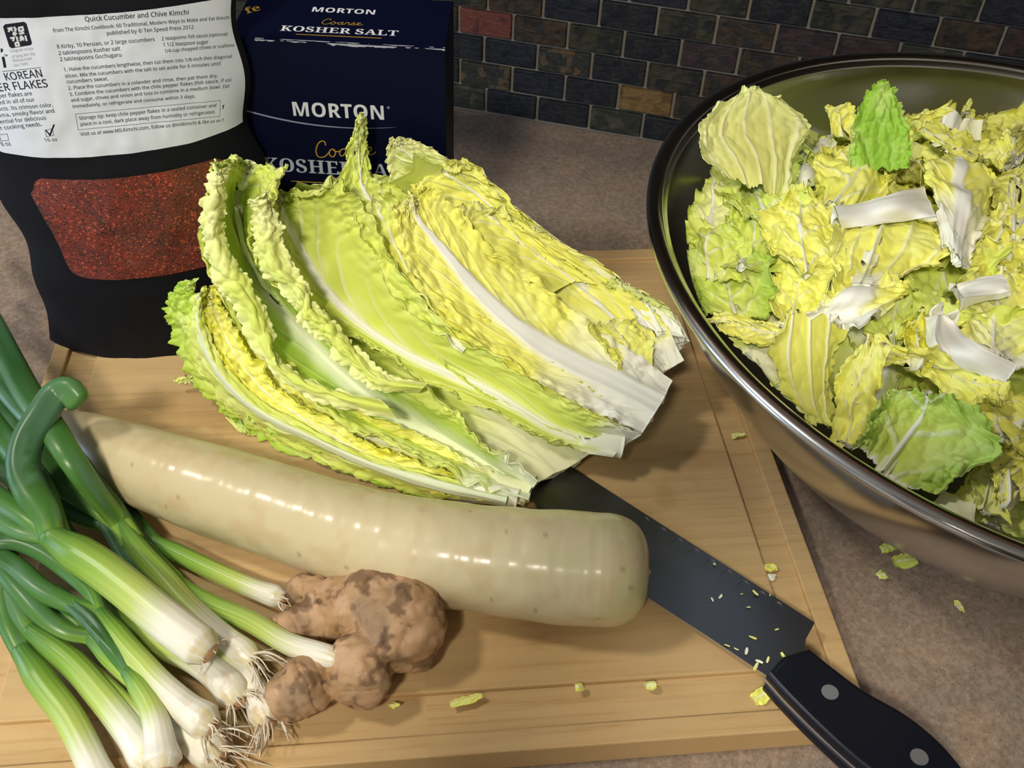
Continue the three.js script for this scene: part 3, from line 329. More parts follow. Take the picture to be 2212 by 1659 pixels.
  const N1_ = nrm(A), pos = [], colr = [], uv = [], idx = [];
  for (let k = 0; k < A.length; k++) { const p = A[k]; pos.push(p.x, p.y, p.z); colr.push(C[k].r, C[k].g, C[k].b); uv.push((k % W) / nv * WD * 40, Math.floor(k / W) / nu * L * 40); }
  for (let k = 0; k < A.length; k++) { const p = A[k].clone().addScaledVector(N1_[k], -sgn * TH[k]); pos.push(p.x, p.y, p.z); const c = C[k].clone().lerp(CW.pale, 0.25); colr.push(c.r, c.g, c.b); uv.push((k % W) / nv * WD * 40, Math.floor(k / W) / nu * L * 40); }
  const off = A.length, tri = (a, b, c) => sgn > 0 ? idx.push(a, b, c) : idx.push(a, c, b);
  for (let i = 0; i < nu; i++) for (let j = 0; j < nv; j++) { const a = i * W + j, b = a + 1, c = a + W, d = c + 1; tri(a, b, c); tri(b, d, c); tri(off + a, off + c, off + b); tri(off + b, off + c, off + d); }
  const rim = (a, b) => { tri(a, off + a, b); tri(b, off + a, off + b); };
  for (let i = 0; i < nu; i++) { rim(i * W, (i + 1) * W); rim((i + 1) * W + nv, i * W + nv); } for (let j = 0; j < nv; j++) { rim(j + 1, j); rim(nu * W + j, nu * W + j + 1); }
  const g = new THREE.BufferGeometry(); g.setAttribute('position', new THREE.Float32BufferAttribute(pos, 3)); g.setAttribute('color', new THREE.Float32BufferAttribute(colr, 3)); g.setAttribute('uv', new THREE.Float32BufferAttribute(uv, 2)); g.setIndex(idx); g.computeVertexNormals(); return g;
}
const leafMat = new THREE.MeshPhysicalMaterial({ vertexColors: true, roughness: 0.5, specularIntensity: 0.45, side: THREE.DoubleSide });

// ---------------------------------------------------------------- half cabbage
{
  const anchors = [[1095, 1090, .03], [950, 1080, .03], [800, 1015, .035], [600, 920, .042], [440, 850, .045], [365, 665, .09], [440, 500, .135], [480, 340, .178], [620, 360, .178], [780, 240, .192], [850, 295, .172], [1000, 340, .163], [1210, 520, .122], [1390, 640, .092], [1490, 735, .072], [1450, 822, .072], [1388, 935, .062], [1290, 970, .052], [1150, 1060, .038], [700, 700, .092], [1000, 700, .1], [550, 550, .125], [850, 500, .135]];
  // least squares quadratic
  const basis = (x, y) => { const X = (x - 900) / 500, Y = (y - 700) / 400; return [1, X, Y, X * X, X * Y, Y * Y]; };
  const A = Array.from({ length: 6 }, () => new Array(7).fill(0)); for (const [x, y, h] of anchors) { const b = basis(x, y); for (let i = 0; i < 6; i++) { for (let j = 0; j < 6; j++) A[i][j] += b[i] * b[j]; A[i][6] += b[i] * h; } }
  for (let i = 0; i < 6; i++) { let p = i; for (let r = i; r < 6; r++) if (Math.abs(A[r][i]) > Math.abs(A[p][i])) p = r; [A[i], A[p]] = [A[p], A[i]]; for (let r = 0; r < 6; r++) if (r !== i) { const f = A[r][i] / A[i][i]; for (let c = i; c < 7; c++) A[r][c] -= f * A[i][c]; } }
  const co = A.map((r, i) => r[6] / r[i]), env = (x, y) => { const b = basis(x, y); let h = 0; for (let i = 0; i < 6; i++) h += co[i] * b[i]; return h; };
  const pt = ([x, y, d = 0], dy = 0) => { let h = Math.max(BY + 0.002, env(x, y) + d + dy), p = at(x, y, h); for (let i = 0; i < 60 && ((p.x > -0.186 && p.z < -0.556) || (p.x <= -0.15 && p.z < -0.503 - (p.x + 0.25) * 0.34)); i++) { h += 0.002; p = at(x, y, h); } return p; };
  const net = (rows, dys = [0, 0, 0]) => rows.map((r) => r.map((p, k) => pt(p, dys[k] ?? 0)));
  const root = group('napa_cabbage_half', 'half head of napa cabbage with its base cut off, layered yellow leaves showing', 'cabbage', null, at(900, 760, BY));
  const settle = (g) => { const p = g.attributes.position; for (let i = 0; i < p.count; i++) { if (p.getY(i) < BY + 0.0006) p.setY(i, BY + 0.0006); if (p.getX(i) > -0.184 && p.getZ(i) < -0.566) p.setZ(i, -0.566); } g.computeVertexNormals(); return g; };
  const add = (rows, dys, o) => mesh('leaf', rebase(settle(leafGeo(net(rows, dys), o)), root.position), leafMat, root);
  // outer wrapper leaves closing the back and the underside
  const near = [[1090, 1088], [950, 1070], [800, 1010], [660, 945], [540, 880], [460, 800], [440, 700]], far = [[1485, 740], [1400, 665], [1310, 605], [1200, 530], [1090, 440], [1000, 375], [900, 340]];
  for (const [k, amt] of [[0, 1], [1, 0.8]]) {
    const rows = near.map((n, i) => { const a = pt(n, -0.006 - k * 0.004), b = pt(far[i], -0.008 - k * 0.003), m = a.clone().lerp(b, 0.5), t = i / 6, m1 = a.clone().lerp(b, 0.28), m2 = a.clone().lerp(b, 0.72), down = V(0, -0.05, -0.028).multiplyScalar(amt); for (const [q, f] of [[m, 1], [m1, 0.75], [m2, 0.75]]) { q.addScaledVector(down, f); q.y = Math.max(BY + 0.003 + k * 0.003, q.y); } return [a, m1, m, m2, b]; });
    mesh('leaf', rebase(settle(leafGeo(rows, { seed: 90 + k, nu: 60, nv: 50, inner: CW.pale, edge: CW.lime, rib: 0.18, blister: 0.0012, ruffle: 0.003, jag: 0.003 })), root.position), leafMat, root);
  }
  add([[[1120, 1075], [1280, 940], [1440, 780]], [[960, 1030], [1130, 850], [1300, 660]], [[790, 960], [980, 760], [1170, 560]], [[640, 880], [840, 670], [1040, 470]], [[520, 760], [740, 570], [940, 420]], [[480, 600], [660, 480], [840, 380]], [[490, 450], [620, 410], [760, 370]]], [-.03, -.045, -.03], { seed: 1, nu: 70, nv: 60, rib: 0.1, baseWhite: 0.2, inner: CW.lime, edge: CW.lime, blister: 0.0015, ruffle: 0.003 });
  // far side, from the back to the front
  add([[[1370, 800], [1440, 750], [1490, 737]], [[1290, 690], [1375, 675], [1447, 668]], [[1170, 600], [1275, 605], [1345, 603]], [[1060, 500], [1150, 505], [1213, 518]], [[960, 420], [1060, 425], [1128, 455]], [[930, 370], [1000, 370], [1060, 385]], [[965, 352], [985, 342], [1002, 338]]], [-.016, -.012, -.004], { seed: 2, rib: 0.16, ribAt: 0.75, baseWhite: 0.14, inner: CW.yellow, edge: CW.yellow, ruffle: 0.003, blister: 0.002 });
  add([[[1380, 700], [1430, 720], [1480, 730]], [[1340, 640], [1390, 650], [1445, 668]], [[1300, 610], [1340, 612], [1385, 632]]], [-.006, -.004, 0], { seed: 33, nu: 50, nv: 50, rib: 0.1, baseWhite: 0.5, inner: CW.pale, edge: CW.lime, ruffle: 0.003, cell: 0.006 });
  add([[[900, 640], [960, 600], [1010, 570]], [[800, 520], [860, 500], [930, 480]], [[735, 440], [790, 420], [860, 400]], [[738, 390], [778, 372], [806, 392]], [[754, 320], [776, 312], [798, 330]], [[774, 258], [781, 244], [790, 260]]], [-.02, -.02, -.02], { seed: 3, rib: 0.08, inner: CW.lime, edge: CW.lime, baseWhite: 0.05, blister: 0.003, ruffle: 0.0025, tipJag: 0.002 });
  add([[[1010, 540], [1060, 480], [1120, 450]], [[900, 460], [965, 415], [1030, 385]], [[850, 400], [905, 355], [975, 350]], [[838, 345], [870, 318], [925, 318]], [[838, 305], [853, 294], [880, 300]]], [-.026, -.026, -.03], { seed: 4, rib: 0.05, inner: CW.lime, edge: CW.pale, baseWhite: 0.05, blister: 0.0022, ruffle: 0.0025, tipJag: 0.003 });
  // heart of the head
  add([[[1345, 850], [1420, 812], [1478, 778]], [[1250, 775], [1330, 720], [1425, 690]], [[1130, 670], [1220, 615], [1320, 603]], [[1020, 580], [1110, 515], [1195, 515]], [[930, 500], [1020, 425], [1100, 440]], [[880, 420], [950, 375], [1030, 372]], [[930, 392], [962, 362], [990, 352]]], [-.016, -.012, -.004], { seed: 5, rib: 0.06, ribAt: 0.25, baseWhite: 0.12, inner: CW.yellow, edge: CW.yellow, blister: 0.0028, veins: 9, ruffle: 0.004 });
  add([[[1180, 640], [1240, 610], [1290, 615]], [[1090, 570], [1140, 540], [1200, 545]], [[1010, 520], [1060, 470], [1120, 480]], [[985, 470], [1020, 440], [1060, 445]]], [-.004, -.008, -.004], { seed: 6, nu: 60, nv: 50, rib: 0.04, baseWhite: 0, inner: CW.yellow, edge: CW.yellow, blister: 0.003, ruffle: 0.006, tipJag: 0.006 });
  add([[[1335, 800], [1370, 800], [1410, 790]], [[1300, 750], [1350, 745], [1400, 730]], [[1250, 700], [1310, 690], [1370, 680]]], [-.002, -.006, -.004], { seed: 7, nu: 50, nv: 40, rib: 0.03, baseWhite: 0, inner: CW.yellow, edge: CW.yellow, blister: 0.003, cell: 0.006, ruffle: 0.005 });
  // leaf with the broad white rib
  add([[[1388, 935], [1420, 882], [1453, 822]], [[1300, 890], [1335, 836], [1375, 765]], [[1180, 838], [1215, 775], [1265, 695]], [[1065, 765], [1120, 715], [1165, 620]], [[960, 672], [1020, 622], [1065, 540]], [[885, 580], [950, 535], [990, 455]], [[852, 500], [900, 475], [940, 410]], [[850, 430], [880, 425], [905, 405]]], [0, -.004, -.003], { seed: 8, nu: 150, nv: 90, rib: 0.62, ribTip: 0.03, ribTh: 0.008, baseWhite: 0.3, inner: CW.yellow, edge: CW.yellow, blister: 0.0028, ruffle: 0.004, veins: 10, ribH: 0.005 });
  add([[[1345, 930], [1360, 915], [1370, 905]], [[1230, 865], [1250, 845], [1262, 830]], [[1100, 790], [1125, 770], [1145, 750]], [[960, 700], [980, 680], [1005, 660]], [[880, 610], [905, 590], [930, 570]]], [-.002, -.006, -.004], { seed: 9, nu: 100, nv: 30, rib: 0.05, baseWhite: 0.06, inner: CW.deep, edge: CW.yellow, blister: 0.003, ruffle: 0.002 });
  // next leaf, grey white rib
  add([[[1325, 985], [1345, 965], [1385, 940]], [[1195, 955], [1207, 927], [1285, 892]], [[1060, 885], [1066, 842], [1140, 805]], [[900, 812], [893, 765], [985, 705]], [[790, 740], [783, 692], [885, 605]], [[690, 690], [703, 606], [820, 505]], [[612, 590], [660, 532], [775, 435]], [[572, 500], [623, 467], [730, 385]], [[560, 430], [610, 425], [690, 395]]], [-.008, -.016, -.002], { seed: 10, nu: 150, nv: 100, rib: 0.42, ribTip: 0.05, ribAt: -0.2, ribTh: 0.006, baseWhite: 0.08, inner: CW.lime, edge: CW.lime, blister: 0.0032, smooth: 0.5, ruffle: 0.004, veins: 7, cell: 0.007 });
  add([[[1000, 760], [1020, 735], [1045, 715]], [[880, 660], [905, 620], [935, 590]], [[800, 540], [840, 500], [880, 470]], [[760, 440], [800, 420], [850, 405]]], [-.004, -.008, -.004], { seed: 11, nu: 90, nv: 50, rib: 0.08, baseWhite: 0.1, inner: CW.yellow, edge: CW.lime, blister: 0.003, ruffle: 0.006 });
  // broad pale leaf base
  add([[[1152, 1045], [1215, 1018], [1290, 970]], [[1040, 960], [1125, 940], [1212, 928]], [[930, 885], [1000, 855], [1090, 872]], [[830, 810], [900, 775], [985, 805]], [[755, 740], [820, 705], [890, 735]], [[700, 665], [760, 640], [810, 660]]], [-.012, -.022, -.014], { seed: 12, nu: 110, nv: 70, rib: 0.5, ribTip: 0.05, baseWhite: 0.35, ribC: CW.cream, inner: CW.lime, edge: CW.lime, blister: 0.0012, ruffle: 0.003, margin0: 0.4 });
  // big green cupped leaf
  add([[[1143, 1076], [1147, 1062], [1160, 1042]], [[1040, 1042], [1060, 1012], [1082, 982]], [[920, 992], [958, 955], [992, 912]], [[785, 925], [830, 880], [902, 850]], [[650, 850], [748, 812], [805, 815]], [[540, 745], [650, 715], [735, 755]], [[475, 620], [580, 630], [652, 672]], [[438, 500], [530, 530], [572, 590]], [[452, 405], [515, 440], [552, 500]], [[466, 362], [530, 385], [590, 440]], [[482, 345], [545, 350], [620, 372]]], [.004, -.022, .003], { seed: 13, nu: 180, nv: 110, rib: 0.85, ribTip: 0.07, ribTh: 0.007, baseWhite: 0.12, inner: CW.green, edge: CW.lime, ribC: lin(238, 243, 214), blister: 0.0026, smooth: 0.55, ruffle: 0.006, rufLen: 0.026, cell: 0.0065, jag: 0.006, veins: 8, wave: 0.002 });
  // crumpled far margin of the green leaf
  add([[[905, 848], [914, 838], [924, 828]], [[826, 842], [834, 828], [846, 816]], [[776, 812], [788, 798], [802, 786]], [[728, 766], [742, 752], [758, 740]], [[692, 722], [706, 708], [722, 694]], [[652, 692], [664, 676], [682, 660]], [[630, 652], [646, 634], [666, 616]], [[582, 604], [602, 592], [632, 574]], [[554, 550], [576, 532], [612, 518]], [[548, 502], [576, 492], [608, 480]], [[550, 455], [564, 448], [582, 440]], [[540, 424], [550, 416], [562, 412]]], [.004, .010, .006], { seed: 21, nu: 200, nv: 40, rib: 0, baseWhite: 0, inner: CW.lime, edge: CW.pale, blister: 0.0032, cell: 0.006, ruffle: 0.002, jag: 0.002, wave: 0.003, veins: 0 });
  // folded margin flap of the green leaf
  add([[[860, 905], [840, 880], [820, 862]], [[735, 880], [715, 850], [700, 835]], [[625, 835], [610, 800], [600, 775]], [[545, 745], [570, 725], [585, 705]], [[500, 660], [530, 640], [550, 625]], [[458, 600], [490, 585], [515, 565]], [[440, 530], [462, 515], [484, 495]], [[440, 470], [462, 455], [482, 445]], [[455, 405], [470, 395], [488, 390]], [[468, 358], [482, 350], [498, 352]]], [.006, .010, .004], { seed: 14, nu: 190, nv: 44, rib: 0, baseWhite: 0, jag: 0.0025, inner: CW.lime, edge: CW.pale, blister: 0.003, ruffle: 0.002, veins: 0, cell: 0.007 });
  // near side layers
  add([[[1125, 1086], [1142, 1074], [1146, 1064]], [[960, 1052], [1000, 1012], [1020, 992]], [[800, 1002], [850, 962], [900, 940]], [[700, 962], [765, 932], [790, 890]], [[605, 905], [685, 900], [700, 850]], [[545, 850], [617, 848], [640, 800]], [[495, 780], [560, 790], [580, 740]], [[455, 705], [500, 705], [520, 670]], [[440, 640], [470, 630], [490, 600]]], [-.002, -.010, -.006], { seed: 15, nu: 150, nv: 60, rib: 0.35, ribTip: 0.04, baseWhite: 0.15, inner: CW.yellow, edge: CW.yellow, blister: 0.0034, ruffle: 0.004, rufLen: 0.02, cell: 0.006, ribC: CW.cream });
  add([[[1110, 1088], [1120, 1080], [1128, 1072]], [[940, 1062], [965, 1040], [985, 1022]], [[780, 1005], [805, 985], [830, 968]], [[660, 945], [690, 925], [715, 905]], [[550, 870], [580, 850], [600, 830]], [[480, 780], [510, 765], [535, 745]], [[440, 690], [470, 680], [490, 665]], [[430, 620], [450, 612], [470, 600]]], [0, -.004, -.002], { seed: 16, nu: 180, nv: 36, rib: 0.1, baseWhite: 0.05, inner: CW.yellow, edge: CW.deep, blister: 0.0036, ruffle: 0.003, cell: 0.0055, rufLen: 0.02 });
  // outermost leaf, thick pale cut edge with a green frill outside
  add([[[1090, 1094], [1094, 1082], [1098, 1068]], [[945, 1074], [956, 1050], [965, 1034]], [[785, 1030], [798, 1003], [808, 986]], [[640, 968], [655, 940], [668, 922]], [[520, 900], [540, 878], [556, 858]], [[440, 805], [458, 785], [475, 770]], [[405, 715], [428, 700], [445, 692]], [[410, 640], [430, 630], [445, 622]]], [-.006, .004, .001], { seed: 17, nu: 150, nv: 40, rib: 0.6, ribTip: 0.12, ribTh: 0.0016, ribH: 0.0012, ribC: lin(230, 238, 200), baseWhite: 0.1, inner: CW.lime, edge: CW.lime, blister: 0.002, ruffle: 0.003, jag: 0.003, margin1: 0.3 });
  add([[[945, 1082], [935, 1074], [925, 1062]], [[840, 1052], [830, 1035], [825, 1020]], [[720, 1010], [700, 985], [690, 970]], [[590, 950], [580, 930], [575, 915]], [[490, 890], [500, 872], [510, 860]], [[418, 820], [440, 800], [455, 790]], [[380, 730], [408, 715], [425, 705]], [[366, 670], [392, 650], [418, 640]], [[392, 622], [408, 608], [428, 600]]], [-.014, -.006, -.004], { seed: 18, nu: 180, nv: 44, rib: 0, baseWhite: 0.01, inner: CW.lime, edge: lin(172, 204, 62), blister: 0.0036, ruffle: 0.003, rufLen: 0.024, cell: 0.0065, jag: 0.0035, veins: 0 });
  add([[[500, 880], [520, 880], [545, 885]], [[495, 905], [520, 910], [550, 915]], [[525, 935], [535, 940], [548, 938]]], [-.03, -.03, -.03], { seed: 19, nu: 30, nv: 30, rib: 0.05, baseWhite: 0, inner: CW.green, edge: CW.lime, ruffle: 0.003, tipJag: 0.002 });
  add([[[430, 812], [432, 820], [434, 828]], [[405, 812], [406, 818], [408, 826]], [[382, 820], [382, 824], [384, 828]]], [-.02, -.02, -.02], { seed: 20, nu: 30, nv: 20, rib: 0.05, baseWhite: 0, inner: CW.lime, edge: CW.lime, ruffle: 0.002, tipJag: 0.001 });
}
// ================================================================ CHOPPED CABBAGE IN THE BOWL
{
  const GRP = 'chopped cabbage pieces in the steel bowl';
  const e = (r) => interp([0, 0.08, 0.14, 0.175, 0.2, 0.22], [0.006, 0.002, -0.006, -0.016, -0.03, -0.045], r);
  const rimY = (x, z) => BOWL_RIM.y - (BOWL_N.x * (x - BOWL_RIM.x) + BOWL_N.z * (z - BOWL_RIM.z)) / BOWL_N.y;
  const inside = (p) => { // keep a point inside the bowl wall
    const h = p.y - (rimY(p.x, p.z) - BOWL_H), R = interp([0.01, 0.026, 0.048, 0.0725, 0.099, 0.122, 0.15], [0.105, 0.136, 0.16, 0.182, 0.201, 0.2145, 0.2235], h) - 0.003, dx = p.x - BOWL_RIM.x, dz = p.z - BOWL_RIM.z, r = Math.hypot(dx, dz); if (r > R) { p.x = BOWL_RIM.x + dx * R / r; p.z = BOWL_RIM.z + dz * R / r; } return p; };
  const heap = (x, y, d = 0) => { let h = 0.15, p; for (let i = 0; i < 30; i++) { p = at(x, y, h); const r = Math.hypot(p.x - BOWL_RIM.x, p.z - BOWL_RIM.z); h = lerp(h, Math.max(0.1, rimY(p.x, p.z) + e(r) + d), 0.25); } return inside(p); };
  const Y = { inner: CW.yellow, edge: CW.yellow, rib: 0.05, ribTip: 0.015, baseWhite: 0, blister: 0.0042, ruffle: 0.007, cell: 0.0072, wave: 0.013, waveF: 42, veins: 3, jag: 0.007, torn: true, th: 0.0008 };
  const T = {
    y: Y, d: { ...Y, inner: CW.deep, edge: CW.yellow }, l: { ...Y, inner: CW.lime, edge: CW.lime }, g: { ...Y, inner: CW.green, edge: lin(160, 196, 62), blister: 0.0024 },
    p: { ...Y, inner: CW.pale, edge: lin(218, 220, 112), blister: 0.0012, veins: 7, veinH: 0.002 }, f: { ...Y, inner: CW.yellow, edge: CW.yellow, blister: 0.0018, veins: 6, veinH: 0.0025, rib: 0.12, baseWhite: 0.15 },
    r: { inner: CW.white, edge: CW.cream, rib: 1.6, ribTip: 1.6, ribTh: 0.006, ribH: 0.001, blister: 0, ruffle: 0.001, jag: 0.0008, tipJag: 0.0008, baseWhite: 1.5, veins: 0, wave: 0.002, torn: false, ribF: 8 },
    h: { ...Y, rib: 0.55, ribTip: 0.1, ribTh: 0.004, baseWhite: 0.4, inner: CW.yellow, edge: CW.yellow }, w: { ...Y, inner: CW.pale, edge: CW.lime, rib: 0.4, ribTip: 0.25, baseWhite: 0.35, blister: 0.001, ruffle: 0.002, veins: 4 },
  };
  let k = 0;
  const piece = (type, label, rows, dy = 0, o = {}) => {
    k++; const r = rng(500 + k * 13), pl = o.plane ? [heap(o.plane[0], o.plane[1], dy), V(Math.cos(o.plane[2]) * Math.sin(o.plane[3] ?? 0), Math.sin(o.plane[2]), Math.cos(o.plane[2]) * Math.cos(o.plane[3] ?? 0))] : null, net = rows.map((row) => row.map((p) => pl ? onPlane(p[0], p[1], pl[0], pl[1]).addScaledVector(pl[1], (p[2] ?? 0) + (r() - 0.5) * 0.006) : heap(p[0], p[1], dy + (p[2] ?? 0) + (r() - 0.5) * 0.011))), c = net[Math.floor(net.length / 2)][1].clone();
    const cen = net.flat().reduce((a, p) => a.add(p), V(0, 0, 0)).multiplyScalar(1 / net.flat().length), grow = o.grow ?? (type === 'r' ? 1.0 : 1.16); net.forEach((row) => row.forEach((p) => inside(p.sub(cen).multiplyScalar(grow).add(cen))));
    const gg = leafGeo(net, { nu: 60, nv: 52, seed: 200 + k, ...T[type], ...o }), gp = gg.attributes.position; for (let i = 0; i < gp.count; i++) { const w = inside(V(gp.getX(i), gp.getY(i), gp.getZ(i))); gp.setXYZ(i, w.x, w.y, w.z); } gg.computeVertexNormals();
    const m = mesh(o.name ?? 'cabbage_piece', rebase(gg, c), leafMat); if (Math.hypot(c.x - BOWL_RIM.x, c.z - BOWL_RIM.z) > 0.2) console.log('edge piece', label, c.toArray().map((q) => q.toFixed(3)).join()); m.position.copy(c); tag(m, label, 'cabbage piece', GRP); return m;
  };
  // heap underneath: scattered pieces of a few kinds
  {
    const r = rng(77), protos = [];
    for (let i = 0; i < 8; i++) { const n = []; for (let a = 0; a < 3; a++) { const row = []; for (let b = 0; b < 3; b++) row.push(V((b - 1) * 0.028 * (0.8 + 0.4 * r()), (r() - 0.5) * 0.012 + (b === 1 ? -0.004 : 0.004), (a - 1) * 0.03 * (0.8 + 0.5 * r()))); n.push(row); } protos.push(leafGeo(n, { nu: 40, nv: 36, seed: 300 + i, ...T['yylyhldw'[i]], flip: false })); }
    const kinds = { y: 'small crinkled yellow leaf piece lying deep in the cabbage heap', l: 'small crinkled light green leaf piece lying deep in the cabbage heap', h: 'small yellow leaf piece with a broad white rib deep in the cabbage heap', d: 'small deep yellow frilly piece lying deep in the cabbage heap', w: 'small pale smooth stem piece lying deep in the cabbage heap' };
    for (let i = 0; i < 125; i++) {
      const rr = (i < 62 ? 0.155 : 0.172) * Math.sqrt((i % 62 + 0.5) / 62), th = i * 2.39996, x = BOWL_RIM.x + Math.cos(th) * rr, z = BOWL_RIM.z + Math.sin(th) * rr, p = inside(V(x, rimY(x, z) + e(rr) - (i < 62 ? 0.03 : 0.011), z));
      const m = new THREE.Mesh(protos[i % 8], leafMat); m.name = numbered('cabbage_piece'); m.castShadow = m.receiveShadow = true; m.position.copy(p); m.rotation.set((r() - 0.5) * 0.9, r() * 6.28, (r() - 0.5) * 0.9); const kd = 'yylyhldw'[i % 8]; tag(m, kinds[kd], 'cabbage piece', GRP + ', under the top layer, ' + { y: 'yellow', l: 'light green', h: 'white ribbed', d: 'deep yellow', w: 'pale stem' }[kd]); scene.add(m);
    }
  }
  // right hand and far side
  piece('y', 'yellow frilly piece against the far wall of the bowl, left of the green leaf tip', [[[1790, 285], [1815, 292], [1848, 282]], [[1785, 255], [1812, 250], [1845, 250]], [[1778, 235], [1806, 224], [1840, 224]]], 0.004, { plane: [1815, 285, 0.8] });
  piece('w', 'pale green smooth piece behind the large ribbed leaf piece in the bowl', [[[1748, 350], [1775, 352], [1802, 335]], [[1750, 300], [1785, 300], [1815, 295]], [[1752, 262], [1790, 258], [1826, 265]]], -0.002);
  piece('y', 'yellow frilly piece between the green leaf tip and the white stem cubes', [[[1962, 285], [1995, 288], [2028, 280]], [[1970, 260], [2000, 258], [2032, 256]], [[1976, 242], [2002, 236], [2034, 236]]], 0.002, { plane: [1995, 282, 0.8] });
  piece('r', 'squarish white stem chunk standing at the back of the heap', [[[2032, 275], [2050, 280], [2068, 288]], [[2044, 230], [2064, 242], [2083, 256]]], 0.004, { name: 'cabbage_stem_piece', plane: [2050, 282, 0.7, 0.3] });
  piece('r', 'greenish white stem chunk beside the bent tip at the back of the heap', [[[2078, 295], [2100, 302], [2120, 303]], [[2086, 256], [2106, 258], [2127, 256]]], 0.003, { name: 'cabbage_stem_piece', ribC: CW.cream, plane: [2100, 300, 0.7, -0.3] });
  piece('y', 'small pointed yellow tip behind the white stem cubes', [[[2078, 262], [2092, 268], [2106, 266]], [[2080, 245], [2090, 240], [2104, 244]], [[2080, 231], [2084, 229], [2090, 232]]], 0, { plane: [2092, 266, 0.8], wave: 0.002, grow: 1, ruffle: 0.002 });
  piece('f', 'broad yellow leaf piece with a pale rib at the far right of the heap', [[[2145, 345], [2190, 352], [2240, 335]], [[2148, 315], [2190, 305], [2240, 290]], [[2165, 300], [2195, 280], [2240, 250]]], 0.002);
  piece('y', 'yellow crinkled strip lying diagonally below the white stem cubes', [[[1994, 292], [2000, 276], [2012, 262]], [[2055, 338], [2070, 312], [2088, 292]], [[2108, 350], [2120, 328], [2132, 310]], [[2160, 342], [2170, 326], [2182, 312]]], 0.012);
  piece('f', 'yellow veined piece under the right end of the diagonal strip', [[[2150, 480], [2190, 490], [2240, 480]], [[2145, 420], [2190, 410], [2240, 400]], [[2150, 380], [2190, 365], [2240, 350]]], 0.002);
  piece('y', 'crinkled yellow piece below the leaf with the white square base', [[[2085, 550], [2150, 560], [2240, 560]], [[2110, 505], [2160, 495], [2240, 490]], [[2130, 470], [2170, 460], [2240, 450]]], 0);
  piece('y', 'frilly yellow piece above the short white rib on the right', [[[2085, 605], [2160, 608], [2240, 610]], [[2095, 570], [2160, 560], [2240, 555]], [[2110, 540], [2165, 530], [2240, 520]]], 0.003);
  // bright green tip and its neighbours
  piece('y', 'puckered yellow piece in front of the green leaf tip', [[[1772, 430], [1800, 450], [1852, 445]], [[1764, 390], [1850, 390], [1920, 392]], [[1768, 350], [1850, 350], [1930, 352]], [[1800, 318], [1880, 330], [1980, 345]]], 0.004, { nu: 70, nv: 60 });
  piece('g', 'bright green blistered leaf tip standing upright in the heap', [[[1842, 352], [1900, 366], [1962, 346]], [[1842, 295], [1905, 292], [1960, 290]], [[1862, 236], [1905, 226], [1944, 238]], [[1880, 198], [1903, 184], [1924, 200]]], 0.018, { cell: 0.0062, rib: 0, veins: 0, blister: 0.0036, jag: 0.0012, ruffle: 0.002, nu: 80, nv: 70, tipJag: 0.002, plane: [1905, 345, 0.75], grow: 1.08, wave: 0.005, inner: lin(150, 200, 60), edge: lin(160, 206, 66) });
  piece('h', 'yellow leaf piece with a square white base hanging beside the white slab', [[[2036, 500], [2058, 545], [2086, 562]], [[2020, 430], [2075, 450], [2122, 470]], [[2004, 375], [2072, 390], [2140, 410]], [[2000, 348], [2070, 356], [2148, 384]]], 0.012, { blister: 0.0012, veins: 6, nu: 70, nv: 60 });
  piece('r', 'thick white stem slab lying across the middle of the heap', [[[1799, 447], [1808, 470], [1818, 491]], [[1860, 440], [1868, 460], [1880, 488]], [[1930, 420], [1940, 445], [1955, 478]], [[1996, 402], [2010, 435], [2023, 466]]], 0.02, { name: 'cabbage_stem_piece', nu: 70 });
  // upper left
  piece('l', 'narrow pale green strip standing right of the large ribbed leaf piece', [[[1728, 446], [1738, 450], [1748, 446]], [[1733, 380], [1742, 380], [1752, 380]], [[1740, 300], [1748, 300], [1757, 302]]], 0.006, { rib: 0.5, nv: 24 });
  piece('p', 'large pale leaf piece with raised ribs leaning against the bowl wall', [[[1566, 374], [1642, 410], [1706, 432]], [[1522, 342], [1630, 345], [1728, 345]], [[1504, 312], [1605, 292], [1740, 292]], [[1518, 268], [1612, 245], [1745, 258]], [[1545, 234], [1620, 208], [1704, 230]], [[1588, 208], [1617, 183], [1662, 216]]], 0.016, { nu: 100, nv: 90, veins: 0, rib: 0, ribs: 5, ribHt: 0.0007, ribW: 0.45, jag: 0.006, plane: [1660, 395, 0.85, 0.5], grow: 1, wave: 0.004, tipJag: 0.003, ruffle: 0.004, blister: 0.0014, inner: lin(236, 236, 140), edge: lin(236, 240, 158) });
  piece('l', 'green leaf piece tucked under the large ribbed leaf piece', [[[1600, 470], [1660, 475], [1720, 470]], [[1560, 420], [1640, 430], [1730, 440]], [[1550, 380], [1620, 395], [1700, 420]]], 0.004);
  piece('y', 'yellow-green crinkled piece touching the left wall of the bowl', [[[1474, 503], [1530, 490], [1585, 462]], [[1482, 450], [1540, 440], [1598, 420]], [[1505, 400], [1545, 388], [1585, 385]]], 0.012, { inner: CW.pale, edge: CW.lime, rib: 0.25 });
  piece('l', 'light green frilly piece below the large ribbed leaf piece', [[[1540, 560], [1610, 575], [1700, 575]], [[1560, 500], [1630, 505], [1710, 515]], [[1590, 440], [1640, 435], [1700, 445]]], 0.004);
  piece('y', 'large puckered yellow piece left of the fan shaped leaf', [[[1665, 545], [1740, 570], [1815, 565]], [[1660, 500], [1730, 500], [1810, 510]], [[1672, 452], [1730, 446], [1800, 460]]], 0.008, { nu: 70, nv: 60 });
